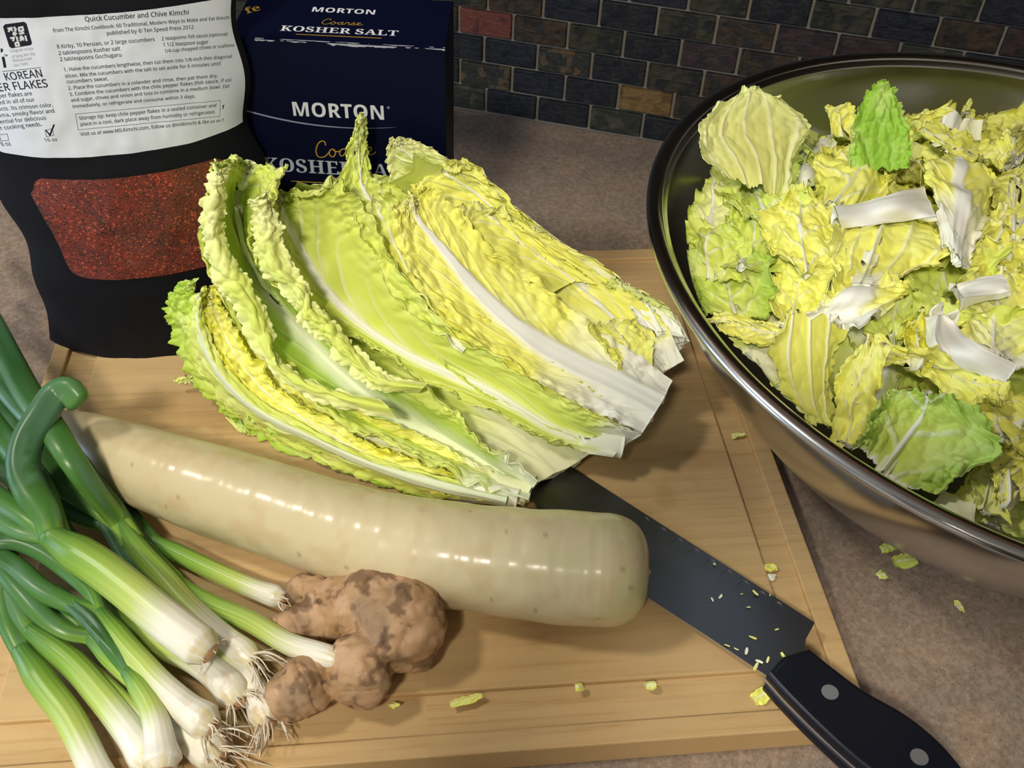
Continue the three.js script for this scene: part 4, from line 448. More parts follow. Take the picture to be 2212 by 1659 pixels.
  piece('f', 'fan shaped yellow leaf piece with spreading ribs in the middle of the heap', [[[1835, 612], [1865, 612], [1895, 606]], [[1800, 570], [1885, 550], [1985, 580]], [[1806, 520], [1900, 505], [2040, 540]], [[1820, 488], [1912, 478], [2048, 515]]], 0.012, { nu: 80, nv: 80, rib: 0.05, ribs: 5, veins: 0, ribW: 0.5 });
  piece('l', 'curled green piece with a pale crumpled fold by the left rim', [[[1478, 575], [1530, 592], [1592, 592]], [[1473, 535], [1540, 538], [1602, 548]], [[1498, 500], [1550, 500], [1604, 508]]], 0.008, { ruffle: 0.009, rufLen: 0.016 });
  piece('g', 'crinkled green piece low against the left rim', [[[1530, 672], [1590, 678], [1655, 664]], [[1488, 620], [1570, 615], [1655, 605]], [[1490, 565], [1570, 555], [1645, 562]]], 0.006, { inner: CW.lime, edge: lin(176, 208, 76), ruffle: 0.008 });
  piece('y', 'crumpled yellow piece left of the broad white based leaf', [[[1678, 665], [1710, 684], [1742, 692]], [[1676, 625], [1720, 625], [1772, 634]], [[1688, 580], [1730, 576], [1792, 582]]], 0.008, { ruffle: 0.007 });
  piece('h', 'broad leaf piece with a flat white base and yellow frill', [[[1738, 688], [1790, 702], [1850, 718]], [[1775, 645], [1840, 645], [1930, 655]], [[1815, 602], [1880, 606], [1955, 612]]], 0.014, { rib: 0.8, ribTip: 0.3, nu: 70, nv: 60, grow: 1.05 });
  // lower left
  piece('w', 'pale green ribbed stem piece below the crinkled green piece', [[[1684, 738], [1682, 780], [1688, 832]], [[1635, 738], [1650, 778], [1678, 828]], [[1586, 740], [1614, 775], [1660, 822]]], 0.004, { ruffle: 0.0012, blister: 0, veins: 0, rib: 1.2, ribTip: 0.6, ribC: CW.cream });
  piece('f', 'narrow yellow strip with white ribs along the left rim', [[[1684, 698], [1686, 716], [1688, 734]], [[1612, 688], [1616, 706], [1622, 728]], [[1538, 679], [1550, 696], [1572, 714]]], 0.01, { ruffle: 0.002 });
  piece('p', 'long yellow panel with two white ribs in front of the pale stem piece', [[[1684, 692], [1740, 690], [1812, 712]], [[1671, 790], [1740, 790], [1804, 802]], [[1700, 852], [1752, 872], [1798, 892]], [[1755, 915], [1780, 930], [1800, 938]]], 0.012, { inner: CW.yellow, edge: lin(222, 222, 96), rib: 0, nu: 80, nv: 60, ribs: 4, ribHt: 0.0009, veins: 0, ruffle: 0.002, wave: 0.004, plane: [1740, 800, 0.85, 0.2], grow: 1 });
  piece('y', 'puckered yellow roll standing right of the long yellow panel', [[[1806, 938], [1830, 946], [1852, 934]], [[1806, 855], [1848, 852], [1884, 864]], [[1848, 770], [1875, 764], [1902, 772]]], 0.012, { curl: -0.004 });
  piece('l', 'plain green-yellow piece behind the bright yellow frill', [[[1900, 745], [1935, 760], [1965, 760]], [[1890, 700], [1930, 700], [1970, 700]], [[1900, 660], [1940, 655], [1980, 660]]], 0.002);
  piece('d', 'bright yellow frilly scrap left of the big curved white rib', [[[1958, 765], [1985, 778], [2018, 774]], [[1952, 720], [1985, 714], [2018, 722]], [[1966, 690], [1990, 684], [2014, 694]]], 0.012, { inner: CW.deep, edge: CW.deep });
  piece('y', 'yellow crinkled band running above the large green leaf', [[[1893, 792], [1900, 766], [1912, 745]], [[1988, 812], [2000, 786], [2012, 760]], [[2078, 852], [2090, 826], [2102, 800]], [[2140, 874], [2150, 858], [2162, 842]]], 0.014);
  piece('f', 'pale yellow leaf piece inside the curve of the big white rib', [[[2090, 742], [2150, 765], [2205, 785]], [[2080, 690], [2150, 690], [2230, 705]], [[2100, 630], [2160, 620], [2235, 625]]], 0.006, { inner: CW.pale });
  piece('r', 'big curved white rib piece at the right of the heap', [[[2022, 682], [2036, 680], [2050, 680]], [[2022, 742], [2050, 736], [2080, 722]], [[2076, 792], [2096, 772], [2120, 748]], [[2168, 832], [2184, 812], [2198, 788]]], 0.018, { name: 'cabbage_stem_piece', nu: 70 });
  piece('r', 'short white rib piece above the big curved white rib', [[[2062, 616], [2070, 632], [2080, 648]], [[2120, 602], [2130, 618], [2142, 638]], [[2166, 592], [2176, 610], [2184, 630]]], 0.014, { name: 'cabbage_stem_piece' });
  piece('y', 'folded yellow piece right of the large green leaf', [[[2095, 935], [2150, 965], [2220, 995]], [[2084, 892], [2150, 892], [2235, 930]], [[2108, 872], [2160, 862], [2240, 880]]], 0.010);
  piece('y', 'small yellow frill beside the right tip of the large green leaf', [[[2140, 1065], [2180, 1075], [2235, 1080]], [[2145, 1020], [2185, 1010], [2240, 1020]], [[2160, 985], [2195, 970], [2240, 970]]], 0.016);
  piece('l', 'green-yellow piece wedged under the large green leaf by the rim', [[[2110, 1110], [2150, 1130], [2225, 1150]], [[2115, 1085], [2160, 1095], [2235, 1115]], [[2130, 1060], [2175, 1060], [2240, 1085]]], 0.012);
  piece('r', 'white stem piece just inside the front rim below the large green leaf', [[[2015, 1092], [2058, 1114], [2102, 1134]], [[2038, 1060], [2075, 1076], [2112, 1088]]], 0.014, { name: 'cabbage_stem_piece', ribC: CW.cream });
  piece('y', 'pale yellow folded piece between the large green leaf and the front rim', [[[2090, 1060], [2125, 1085], [2165, 1105]], [[2100, 1020], [2140, 1035], [2185, 1050]], [[2120, 985], [2160, 985], [2200, 1000]]], 0.012, { inner: CW.pale, ruffle: 0.008 });
  piece('w', 'smooth pale stem piece tucked beside the front rim under a yellow fold', [[[2110, 1125], [2150, 1145], [2200, 1162]], [[2125, 1095], [2165, 1108], [2215, 1125]], [[2140, 1070], [2180, 1075], [2225, 1090]]], 0.004, { ribC: CW.cream });
  piece('g', 'large light green leaf piece with a white rib at the front of the heap', [[[1845, 965], [1905, 1020], [2015, 1066]], [[1868, 905], [1955, 950], [2085, 1022]], [[1895, 855], [1995, 892], [2145, 965]], [[1935, 832], [2010, 842], [2112, 905]]], 0.022, { nu: 110, nv: 100, inner: lin(204, 224, 96), edge: lin(178, 211, 88), rib: 0.1, ribTip: 0.02, blister: 0.0038, cell: 0.0066, smooth: 0.1, ruffle: 0.004, veins: 2.2, baseWhite: 0.04, grow: 1, wave: 0.006 });
}
// ================================================================ DAIKON
{
  const st = [[122, 898, 26], [140, 915, 66], [172, 938, 104], [220, 966, 138], [290, 1000, 168], [430, 1049, 194], [600, 1104, 204], [750, 1152, 212], [900, 1186, 222], [1060, 1209, 232], [1200, 1224, 244], [1300, 1230, 246], [1402, 1236, 244]];
  const pts = [], rad = []; st.forEach(([x, y, w], i) => { let r = 0.02, p; for (let k = 0; k < 6; k++) { const rest = interp([0, 3, 6, 9, 12], [0.014, 0.012, 0.002, 0.001, 0.005], i), rm = Math.max(r, interp([0, 3, 10, 15], [0.018, 0.022, 0.031, 0.032], i)); p = at(x, y, BY + rm + rest); r = w / 2 * depthOf(p) / FOCAL; } pts.push(p); rad.push(r); });
  const curve = new THREE.CatmullRomCurve3(pts, false, 'centripetal'), L = curve.getLengths(400), tot = L[400], tk = pts.map((p, i) => L[Math.round(i / (pts.length - 1) * 400)] / tot);
  const R = (t) => (interp(tk, rad, t - 0.01) + interp(tk, rad, t) * 2 + interp(tk, rad, t + 0.01)) / 4 * Math.pow(Math.max(0.0004, 1 - Math.pow(clamp((t - 0.915) / 0.085), 3.2)), 1 / 2.6), o = pts[8].clone().setY(BY);
  const base = lin(208, 193, 152), green = lin(196, 196, 140), tan = lin(196, 170, 122);
  const g = sweep(pts, (t) => [R(t), R(t)], (t, a) => { const n = fbm(t * 30, a * 2.2, 5, 3), c = base.clone().lerp(green, 0.7 * sstep(0.72, 1, t) * sstep(0.35, 0.65, fbm(t * 9, a * 1.3, 8, 3) + 0.1)); c.lerp(tan, 0.42 * sstep(0.55, 0.75, n)); const ringN = fbm(t * 260, a * 0.8, 15, 2); c.lerp(tan, 0.05 * sstep(0.6, 0.75, ringN)); if (hash2(Math.floor(t * 160), Math.floor(a * 9), 3) > 0.9975) c.lerp(lin(150, 116, 76), 0.5); return c; }, { nt: 420, na: 72, bumpFn: (t, a) => (fbm(t * 24, Math.cos(a) * 1.5 + Math.sin(a) * 2.3, 2, 3) - 0.5) * 0.0014 + (vnoise(t * 170, Math.sin(a) * 3 + Math.cos(a) * 2, 4) - 0.5) * 0.00008 });
  const d = group('daikon_radish', 'long white daikon radish lying across the cutting board', 'radish', null, o);
  mesh('root', rebase(g, o), new THREE.MeshPhysicalMaterial({ vertexColors: true, roughness: 0.36, specularIntensity: 0.55, clearcoat: 0.35, clearcoatRoughness: 0.16 }), d);
  const hairs = [[[258, 892], [275, 886], [300, 885], [328, 890]], [[640, 1003], [680, 1008], [720, 1022], [760, 1030]], [[820, 1062], [830, 1056], [840, 1062]], [[425, 1140], [480, 1172], [540, 1192], [590, 1198]], [[950, 1303], [985, 1312], [1015, 1316]]].map((h) => sweep(h.map(([x, y]) => at(x, y, BY + 0.014)), () => [0.00022, 0.00022], () => lin(206, 176, 122), { nt: 14, na: 5 }));
  mesh('root_hairs', rebase(mergeGeometries(hairs), o), new THREE.MeshStandardMaterial({ vertexColors: true, roughness: 0.8 }), d);
}
// ================================================================ KNIFE
{
  const tip = at(1150, 1010, BY + 0.0006), heel = at(1715, 1420, BY + 0.0115), e1 = heel.clone().sub(tip).normalize(), e2 = e1.clone().cross(V(0, 1, 0)).normalize().negate(), N = e2.clone().cross(e1).normalize(); if (N.y < 0) N.negate();
  const e2b = N.clone().cross(e1), g = group('kitchen_knife', 'santoku kitchen knife with a black riveted handle lying under the daikon', 'knife', null, tip); g.quaternion.setFromRotationMatrix(new THREE.Matrix4().makeBasis(e1, N, e1.clone().cross(N)));
  const q = (x, y, h = 0) => { const p = onPlane(x, y, tip.clone().addScaledVector(N, h), N).sub(tip); return [p.dot(e1), -p.dot(e1.clone().cross(N))]; };
  const shape = (pts, h, spline) => { const s = new THREE.Shape(), w = pts.map(([x, y]) => q(x, y, h)); s.moveTo(...w[0]); if (spline) s.splineThru(w.slice(1).map((a) => new THREE.Vector2(...a))); else w.slice(1).forEach((a) => s.lineTo(...a)); return s; };
  const steel = new THREE.MeshPhysicalMaterial({ color: new THREE.Color().setRGB(0.13, 0.132, 0.138), metalness: 1, roughness: 0.42 }), black = new THREE.MeshPhysicalMaterial({ color: new THREE.Color().setRGB(0.006, 0.007, 0.012), roughness: 0.3, specularIntensity: 0.5 }), rivet = new THREE.MeshPhysicalMaterial({ color: new THREE.Color().setRGB(0.6, 0.61, 0.62), metalness: 1, roughness: 0.45 });  // blade steel darkened in colour to stand in for its dark reflection
  const outl = [[1760, 1345], [1600, 1242], [1450, 1146], [1270, 1031], [1205, 989], [1162, 964], [1146, 990], [1142, 1030], [1148, 1072], [1170, 1118], [1230, 1176], [1320, 1240], [1400, 1291], [1540, 1382], [1660, 1462], [1735, 1512], [1790, 1460], [1738, 1402], [1741, 1380]];
  const ext = (s, h0, d, bev = 0) => new THREE.ExtrudeGeometry(s, { depth: d, bevelEnabled: bev > 0, bevelSize: bev, bevelThickness: bev, bevelOffset: -bev, bevelSegments: 4, curveSegments: 16 }).rotateX(-Math.PI / 2).translate(0, h0, 0);
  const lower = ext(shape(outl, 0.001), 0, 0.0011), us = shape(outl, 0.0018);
  // hollow-ground ovals along the cutting edge
  for (let k = 0; k < 9; k++) { const [x, y] = q(1672 - k * 36 + 4, 1316 - k * 23.2, 0.0018), hole = new THREE.Path(); hole.absellipse(x, y, 0.0032, 0.0055, 0, Math.PI * 2, true, 0.25); us.holes.push(hole); }
  const litEdgeMat = new THREE.MeshPhysicalMaterial({ color: new THREE.Color().setRGB(0.62, 0.62, 0.64), metalness: 1, roughness: 0.5 }), blade = mesh('blade', lower, [steel, litEdgeMat], g); mesh('blade_face', ext(us, 0.0011, 0.0007), [steel, litEdgeMat], blade);  // same steel in a brighter colour, painting the lit spine and tang line
  const hd = [[1746, 1407], [1800, 1450], [1865, 1498], [1955, 1550], [2030, 1612], [2095, 1690], [2120, 1750], [2080, 1790], [2010, 1768], [1920, 1706], [1845, 1650], [1770, 1582], [1700, 1512], [1655, 1462], [1690, 1424]];
  const tang = ext(shape(hd.map(([x, y]) => [x - 4, y + 5]), 0.001, false), 0, 0.0018); mesh('tang', tang, litEdgeMat, g);
  const hl = (h0, d) => { const s = new THREE.Shape(), w = hd.map(([x, y]) => q(x, y, 0.006)); s.moveTo(...w[0]); s.splineThru(w.slice(1, 6).map((a) => new THREE.Vector2(...a))); w.slice(6, 8).forEach((a) => s.lineTo(...a)); s.splineThru(w.slice(8, 14).map((a) => new THREE.Vector2(...a))); s.lineTo(...w[14]); return ext(s, h0 + 0.003, d - 0.006, 0.003); };
  const scale = mesh('handle_scale', hl(0.0018, 0.0082), black, g); mesh('handle_scale', hl(-0.0082, 0.0082), black, g);
  for (const [x, y] of [[1793, 1495], [1986, 1635]]) { const [a, b] = q(x, y, 0.0102), r = mesh('rivet', new THREE.CylinderGeometry(0.0042, 0.0042, 0.0186, 28), rivet, scale); r.position.set(a, 0.001, -b); }
  // shreds sticking to the blade
  const r = rng(9), spots = [[433, 106, 5], [468, 290, 9], [420, 310, 8], [590, 278, 4], [668, 272, 12], [752, 283, 4], [628, 355, 7], [790, 480, 7], [652, 525, 12], [505, 572, 8], [560, 592, 8], [618, 605, 13], [740, 655, 12], [670, 695, 16], [830, 635, 14], [690, 665, 12]];
  for (const [X, Y, s] of spots) {
    const p = onPlane(1380 + X / 2.659, 1180 + Y / 2.659, tip.clone().addScaledVector(N, 0.0019), N), w = s * 0.00028, net = [0, 1, 2].map((a) => [0, 1, 2].map((b) => V((b - 1) * w * 0.2 * (a === 1 ? 1 : 0.6), 0.0003 + r() * 0.0006, (a - 1) * w * 0.6)));
    const m = mesh('cabbage_shred', leafGeo(net, { nu: 12, nv: 8, seed: 700 + s + X, rib: 0.02, blister: 0.0001, ruffle: 0.0002, jag: 0.0002, tipJag: 0.0003, wave: 0.0005, th: 0.0003, ribTh: 0, ribH: 0, veins: 0, cell: 0.002, baseWhite: X % 3 ? 0 : 2, inner: CW.pale, edge: CW.yellow }), leafMat); m.position.copy(p); m.rotation.y = r() * 6.28; tag(m, 'tiny cabbage shred stuck to the knife blade', 'cabbage shred', 'cabbage shreds on the knife blade');
  }
}
// ================================================================ GINGER
{
  const o = at(770, 1385, BY), S = (x, y, h, r) => [at(x, y, BY + h), r];
  const bones = [[S(745, 1300, 0.017, 0.014), S(815, 1310, 0.02, 0.020)], [S(815, 1310, 0.021, 0.021), S(868, 1352, 0.022, 0.0235)], [S(868, 1352, 0.022, 0.0235), S(890, 1392, 0.016, 0.0145)], [S(740, 1315, 0.017, 0.0145), S(650, 1352, 0.014, 0.0115)], [S(650, 1352, 0.014, 0.0115), S(612, 1350, 0.012, 0.0065)], [S(735, 1295, 0.016, 0.0115), S(658, 1278, 0.016, 0.0095)], [S(825, 1360, 0.013, 0.010), S(785, 1405, 0.014, 0.0105)], [S(776, 1428, 0.018, 0.0165), S(776, 1462, 0.0165, 0.0162)], [S(760, 1468, 0.010, 0.006), S(690, 1480, 0.010, 0.006)], [S(655, 1484, 0.0155, 0.015), S(628, 1500, 0.014, 0.013)]];
  const sd = (p, [a, ra], [b, rb]) => { const ab = b.clone().sub(a), t = clamp(p.clone().sub(a).dot(ab) / ab.lengthSq()); return p.distanceTo(a.clone().addScaledVector(ab, t)) - lerp(ra, rb, t); };
  const smin = (a, b, k) => { const h = Math.max(k - Math.abs(a - b), 0) / k; return Math.min(a, b) - h * h * k * 0.25; };
  const f = (p) => { let d = 1, best = 1, axial = 0; for (const [a, b] of bones) { const q = sd(p, a, b); if (q < best) { best = q; axial = p.clone().sub(a[0]).dot(b[0].clone().sub(a[0]).normalize()); } d = smin(d, q, 0.0028); } d += 0.0007 * Math.pow(1 - Math.abs(Math.sin(axial * 430 + vnoise3(p.x * 80, p.y * 80, p.z * 80, 33) * 2.5)), 5) +  (vnoise3(p.x * 90, p.y * 90, p.z * 90, 3) - 0.5) * 0.0045 + (vnoise3(p.x * 260, p.y * 260, p.z * 260, 9) - 0.5) * 0.0016; return Math.max(d, BY + 0.0004 - p.y); };
  const n = 104, half = 0.062, c = o.clone().add(V(0, 0.028, 0)), mc = new MarchingCubes(n, new THREE.MeshBasicMaterial(), false, false, 400000); mc.isolation = 0;
  for (let z = 0; z < n; z++) for (let y = 0; y < n; y++) for (let x = 0; x < n; x++) mc.field[x + y * n + z * n * n] = -f(V(c.x + (x - n / 2) / (n / 2) * half, c.y + (y - n / 2) / (n / 2) * half, c.z + (z - n / 2) / (n / 2) * half));
  mc.update(); const cnt = mc.count, P = new Float32Array(cnt * 3), Nn = new Float32Array(cnt * 3), C = new Float32Array(cnt * 3);
  const tan = lin(176, 141, 102), pink = lin(192, 156, 120), grey = lin(140, 116, 88), dark = lin(84, 60, 44);
  const ax = at(905, 1392, BY + 0.015).sub(at(790, 1290, BY + 0.02)).normalize();
  for (let i = 0; i < cnt; i++) { const p = V(mc.positionArray[3 * i], mc.positionArray[3 * i + 1], mc.positionArray[3 * i + 2]).multiplyScalar(half).add(c); P.set([p.x, p.y, p.z], 3 * i);
    const e = 0.0007, gx = f(V(p.x + e, p.y, p.z)) - f(V(p.x - e, p.y, p.z)), gy = f(V(p.x, p.y + e, p.z)) - f(V(p.x, p.y - e, p.z)), gz = f(V(p.x, p.y, p.z + e)) - f(V(p.x, p.y, p.z - e)), l = Math.hypot(gx, gy, gz) || 1; Nn.set([gx / l, gy / l, gz / l], 3 * i);
    const a = vnoise3(p.x * 130, p.y * 130, p.z * 130, 5), b = vnoise3(p.x * 420, p.y * 420, p.z * 420, 6), w = p.clone().sub(c).dot(ax), ring = Math.abs(Math.sin(w * 420 + a * 3)); const col = tan.clone().lerp(pink, sstep(0.45, 0.7, a)).lerp(grey, 0.75 * sstep(0.55, 0.75, vnoise3(p.x * 70, p.y * 70, p.z * 70, 12))); col.lerp(grey, 0.35 * (1 - sstep(0.02, 0.18, ring))); col.lerp(dark, 0.5 * sstep(0.72, 0.82, b * 0.6 + vnoise3(p.x * 160, p.y * 160, p.z * 160, 13) * 0.5)); col.lerp(dark, 0.6 * sstep(0.6, 0.66, vnoise3(p.x * 95 + 3, p.y * 95, p.z * 95, 22) * 0.75 + b * 0.25)); C.set([col.r, col.g, col.b], 3 * i); }
  const g = new THREE.BufferGeometry(); g.setAttribute('position', new THREE.BufferAttribute(P, 3)); g.setAttribute('normal', new THREE.BufferAttribute(Nn, 3)); g.setAttribute('color', new THREE.BufferAttribute(C, 3)); g.setAttribute('uv', new THREE.BufferAttribute(new Float32Array(cnt * 2), 2));
  const m = tag(mesh('ginger_root', rebase(g, o), new THREE.MeshPhysicalMaterial({ vertexColors: true, roughness: 0.62, specularIntensity: 0.4, side: THREE.DoubleSide })), 'knobbly tan ginger root with broken stubs beside the daikon', 'ginger'); m.position.copy(o);
}
// ================================================================ SCALLIONS
{
  const GRP = 'bunch of scallions on the cutting board', W = lin(232, 229, 212), CR = lin(222, 212, 172), PG = lin(186, 203, 108), LG = lin(136, 172, 68), G = lin(78, 124, 54), DG = lin(48, 90, 46), BG = lin(98, 134, 108);
  const mat = new THREE.MeshPhysicalMaterial({ vertexColors: true, roughness: 0.34, specularIntensity: 0.5, clearcoat: 0.2, clearcoatRoughness: 0.25 }), rootMat = new THREE.MeshPhysicalMaterial({ vertexColors: true, roughness: 0.5, specularIntensity: 0.5 });
  let sid = 0;
  const pts = (a) => a.map(([x, y, h]) => at(x, y, BY + h));
  function scallion(label, stalk, r0, r1, white, leaves, { roots = 12, rootLen = 0.012, dirty = 0, bulb = 1.12 } = {}) {
    sid++; const sd = sid * 17, P = pts(stalk), o = P[0].clone().setY(BY), g = group('scallion', label, 'scallion', GRP, o), R = rng(900 + sid);
    const col = ramp([[0, CR], [0.03, W], [white, W], [white + 0.2, PG], [white + 0.5, LG], [1, G]]), st = (a, t) => (fbm(a * 5.2, t * 1.5, sd, 2) - 0.5);
    const sg = sweep(P, (t) => { const q = lerp(r0, r1, Math.pow(t, 0.6)) * (1 + (bulb - 1) * Math.exp(-(((t - 0.06) / 0.07) ** 2))) * (t < 0.03 ? 0.8 + t * 6.6 : 1) * (1 - 0.3 * sstep(0.8, 1, t)); return [q, q]; }, (t, a) => { const c = col(t + st(a, t) * 0.18); c.multiplyScalar(1 + (vnoise(a * 9, t * 2, sd + 1) - 0.5) * 0.2 * sstep(white * 0.6, white + 0.2, t)); if (dirty) c.lerp(lin(196, 160, 120), dirty * sstep(0.55, 0.7, fbm(a * 2, t * 20, sd + 3, 3)) * (1 - sstep(0.1, 0.4, t))); return c; }, { nt: 70, na: 56, bumpFn: (t, a) => 0.00009 * Math.sin(a * 16 + sid) });
    mesh('stalk', rebase(sg, o), mat, g);
    leaves.forEach(([lp, ra, rb, tipR = 0.6], i) => { const lc = ramp([[0, LG], [0.12, G], [0.45, DG], [0.8, mixC(DG, BG, 0.5)], [1, G]]), Lp = [P[P.length - 2].clone().lerp(P[P.length - 1], 0.35), ...pts(lp)]; if (lp[lp.length - 1][0] < 20) { const e = Lp[Lp.length - 1], d = e.clone().sub(Lp[Lp.length - 2]).setY(0).normalize(); Lp.push(e.clone().addScaledVector(d, 0.05).add(V(0, -0.006, 0)), e.clone().addScaledVector(d, 0.11 + 0.03 * R()).setY(Math.max(0.012, e.y - 0.022))); } const lg = sweep(Lp, (t) => { const k = (1 - Math.pow(t, 3) * (1 - tipR)) * (0.72 + 0.28 * sstep(0.05, 0.3, t)); return [ra * k, rb * k]; }, (t, a) => { const c = lc(t + st(a, t) * 0.2); c.lerp(BG, 0.5 * sstep(0.55, 0.72, fbm(t * 7, a * 1.2 + i, sd + 9, 3))); c.multiplyScalar(1 + st(a * 3, t * 2) * 0.22); return c; }, { nt: 70, na: 18, bumpFn: (t, a) => 0.00014 * Math.sin(a * 12) - 0.0018 * Math.max(0, Math.sin(a)) * Math.exp(-((Math.cos(a) / 0.35) ** 2)) * sstep(0.2, 0.6, t) }); mesh('leaf', rebase(lg, o), mat, g); });
    // root tuft
    const d = P[0].clone().sub(P[1]).normalize(), sx = d.clone().cross(V(0, 1, 0)).normalize(), sy = sx.clone().cross(d), list = [];
    for (let k = 0; k < roots; k++) { const a = R() * 6.28, rr = Math.sqrt(R()) * r0 * 0.62, s = P[0].clone().addScaledVector(d, -0.0005).addScaledVector(sx, Math.cos(a) * rr).addScaledVector(sy, Math.sin(a) * rr), len = rootLen * (0.4 + R() * 0.8), out = d.clone().addScaledVector(sx, Math.cos(a) * (0.4 + R() * 0.7)).addScaledVector(sy, Math.sin(a) * (0.4 + R() * 0.5)).normalize(), m1 = s.clone().addScaledVector(out, len * 0.5).add(V((R() - 0.5) * 0.003, (R() - 0.5) * 0.002, (R() - 0.5) * 0.003)), e = s.clone().addScaledVector(out, len).add(V((R() - 0.5) * 0.006, -len * 0.35, (R() - 0.5) * 0.006)); m1.y = Math.max(m1.y, BY + 0.0008); e.y = Math.max(e.y, BY + 0.0006); const cw = mixC(lin(236, 230, 214), lin(206, 182, 146), R()); list.push(sweep([s, m1, e], (t) => [0.0006 * (1 - t * 0.6), 0.0006 * (1 - t * 0.6)], () => cw, { nt: 8, na: 5 })); }
    const plate = sweep([P[0].clone().addScaledVector(d, -0.001), P[0].clone().addScaledVector(d, 0.0016)], () => [r0 * 0.62, r0 * 0.62], () => lin(186, 150, 112), { nt: 3, na: 14 });
    mesh('roots', rebase(mergeGeometries([...list, plate]), o), rootMat, g);
    return g;
  }
  // bottom layer
  scallion('scallion farthest from the others, its bulb touching the ginger stub', [[608, 1292, .008], [560, 1276, .008], [490, 1246, .008], [410, 1208, .009], [330, 1168, .011]], .0055, .0052, .12, [[[[330, 1168, .011], [290, 1125, .012], [240, 1060, .013], [190, 980, .018]], .0055, .004]], { rootLen: .009 });
  scallion('scallion at the front left edge of the bunch with its bulb out of sight', [[235, 1720, .008], [200, 1650, .008], [150, 1552, .009], [96, 1480, .011], [45, 1405, .014]], .0072, .0072, .2, [[[[45, 1405, .014], [18, 1345, .018], [8, 1290, .024], [14, 1220, .03], [-20, 1120, .034]], .0068, .005]]);
  scallion('scallion with a long pale stalk lying under the upright white bulb', [[330, 1650, .009], [278, 1576, .009], [216, 1498, .01], [152, 1428, .012], [64, 1362, .016]], .0085, .0066, .2, [[[[64, 1362, .016], [36, 1310, .022], [0, 1240, .028], [-50, 1150, .03]], .0062, .0045]]);
  scallion('thin yellow-green scallion stalk squeezed between two thicker ones', [[330, 1585, .008], [292, 1543, .008], [232, 1483, .009], [184, 1442, .01], [120, 1390, .012]], .0048, .0044, .1, [[[[120, 1390, .012], [70, 1330, .016], [10, 1260, .02]], .0042, .0035]]);
  scallion('scallion bulb with a papery skin at the bottom of the bunch', [[470, 1632, .009], [430, 1608, .009], [385, 1560, .009], [330, 1490, .01], [270, 1420, .01]], .0088, .006, .3, [[[[270, 1420, .01], [200, 1350, .012], [120, 1270, .016]], .005, .004]], { dirty: .7, roots: 22, rootLen: .02 });
  scallion('curved scallion bulb next to the lower ginger lobe', [[576, 1556, .009], [566, 1525, .0095], [545, 1482, .01], [500, 1432, .011], [430, 1370, .012], [360, 1310, .013]], .0078, .005, .3, [[[[360, 1310, .013], [300, 1240, .016], [240, 1150, .02], [190, 1060, .025]], .005, .004]], { dirty: .5, roots: 20, rootLen: .016 });
  scallion('scallion with a cream bulb below the thickest stalk', [[512, 1510, .012], [490, 1478, .0125], [430, 1430, .0135], [340, 1385, .015], [278, 1322, .016], [220, 1260, .018]], .0085, .0062, .25, [[[[220, 1260, .018], [160, 1180, .022], [100, 1090, .028], [40, 1000, .032]], .0055, .0042]], { dirty: .35, roots: 18, rootLen: .02 });
  scallion('scallion with a bare white tip resting on the ginger', [[726, 1424, .026], [690, 1412, .024], [627, 1392, .021], [540, 1342, .017], [460, 1308, .015], [395, 1272, .014], [345, 1222, .014]], .0060, .0052, .14, [[[[345, 1222, .014], [290, 1160, .018], [230, 1082, .034], [172, 1012, .048], [130, 960, .056], [60, 890, .06], [-20, 800, .06]], .0072, .0045]], { roots: 5, rootLen: .007, bulb: 1.0 });
  scallion('scallion ending in a tangled tuft of long white roots', [[545, 1424, .016], [505, 1394, .016], [450, 1348, .017], [400, 1300, .018], [354, 1248, .02], [300, 1188, .022], [260, 1130, .024]], .0066, .0058, .24, [[[[260, 1130, .024], [210, 1070, .045], [160, 1000, .064], [112, 925, .07], [60, 850, .07], [20, 775, .068], [-10, 715, .066]], .0082, .0055], [[[260, 1130, .024], [225, 1105, .026], [160, 1062, .036], [90, 1000, .042], [20, 920, .044], [-40, 850, .044]], .0085, .0055], [[[260, 1135, .02], [200, 1120, .02], [120, 1080, .024], [40, 1030, .026], [-40, 970, .026]], .009, .005]], { roots: 34, rootLen: .024 });
  scallion('scallion forking twice with its bulb leaning on the root pile', [[460, 1590, .013], [420, 1556, .014], [340, 1498, .016], [285, 1455, .018], [236, 1412, .02], [196, 1376, .022]], .0075, .0058, .28, [[[[196, 1376, .022], [150, 1366, .026], [100, 1336, .03], [50, 1280, .034], [5, 1225, .036], [-40, 1180, .036]], .006, .0045], [[[196, 1376, .022], [130, 1310, .026], [60, 1250, .03], [-30, 1180, .034]], .005, .004]], { dirty: .3, roots: 20, rootLen: .018 });
  scallion('scallion crossing over its neighbours with a torn pale sheath', [[452, 1566, .02], [400, 1528, .021], [345, 1480, .023], [308, 1440, .025], [262, 1388, .027], [216, 1326, .029]], .0082, .0062, .3, [[[[216, 1326, .029], [160, 1308, .032], [90, 1275, .035], [30, 1225, .037], [-30, 1190, .037]], .0062, .0048], [[[216, 1326, .029], [196, 1280, .032], [150, 1235, .036], [90, 1190, .04], [30, 1168, .042], [-40, 1175, .042]], .0055, .0045]], { dirty: .25, roots: 18, rootLen: .014 });
  scallion('short upright scallion bulb with a blunt white end at the board front', [[352, 1652, .02], [347, 1610, .021], [338, 1562, .023], [322, 1520, .024], [296, 1478, .026], [274, 1450, .027]], .0086, .0046, .32, [[[[274, 1450, .027], [240, 1400, .03], [190, 1340, .033], [120, 1280, .034]], .004, .0034]], { roots: 8, rootLen: .006 });
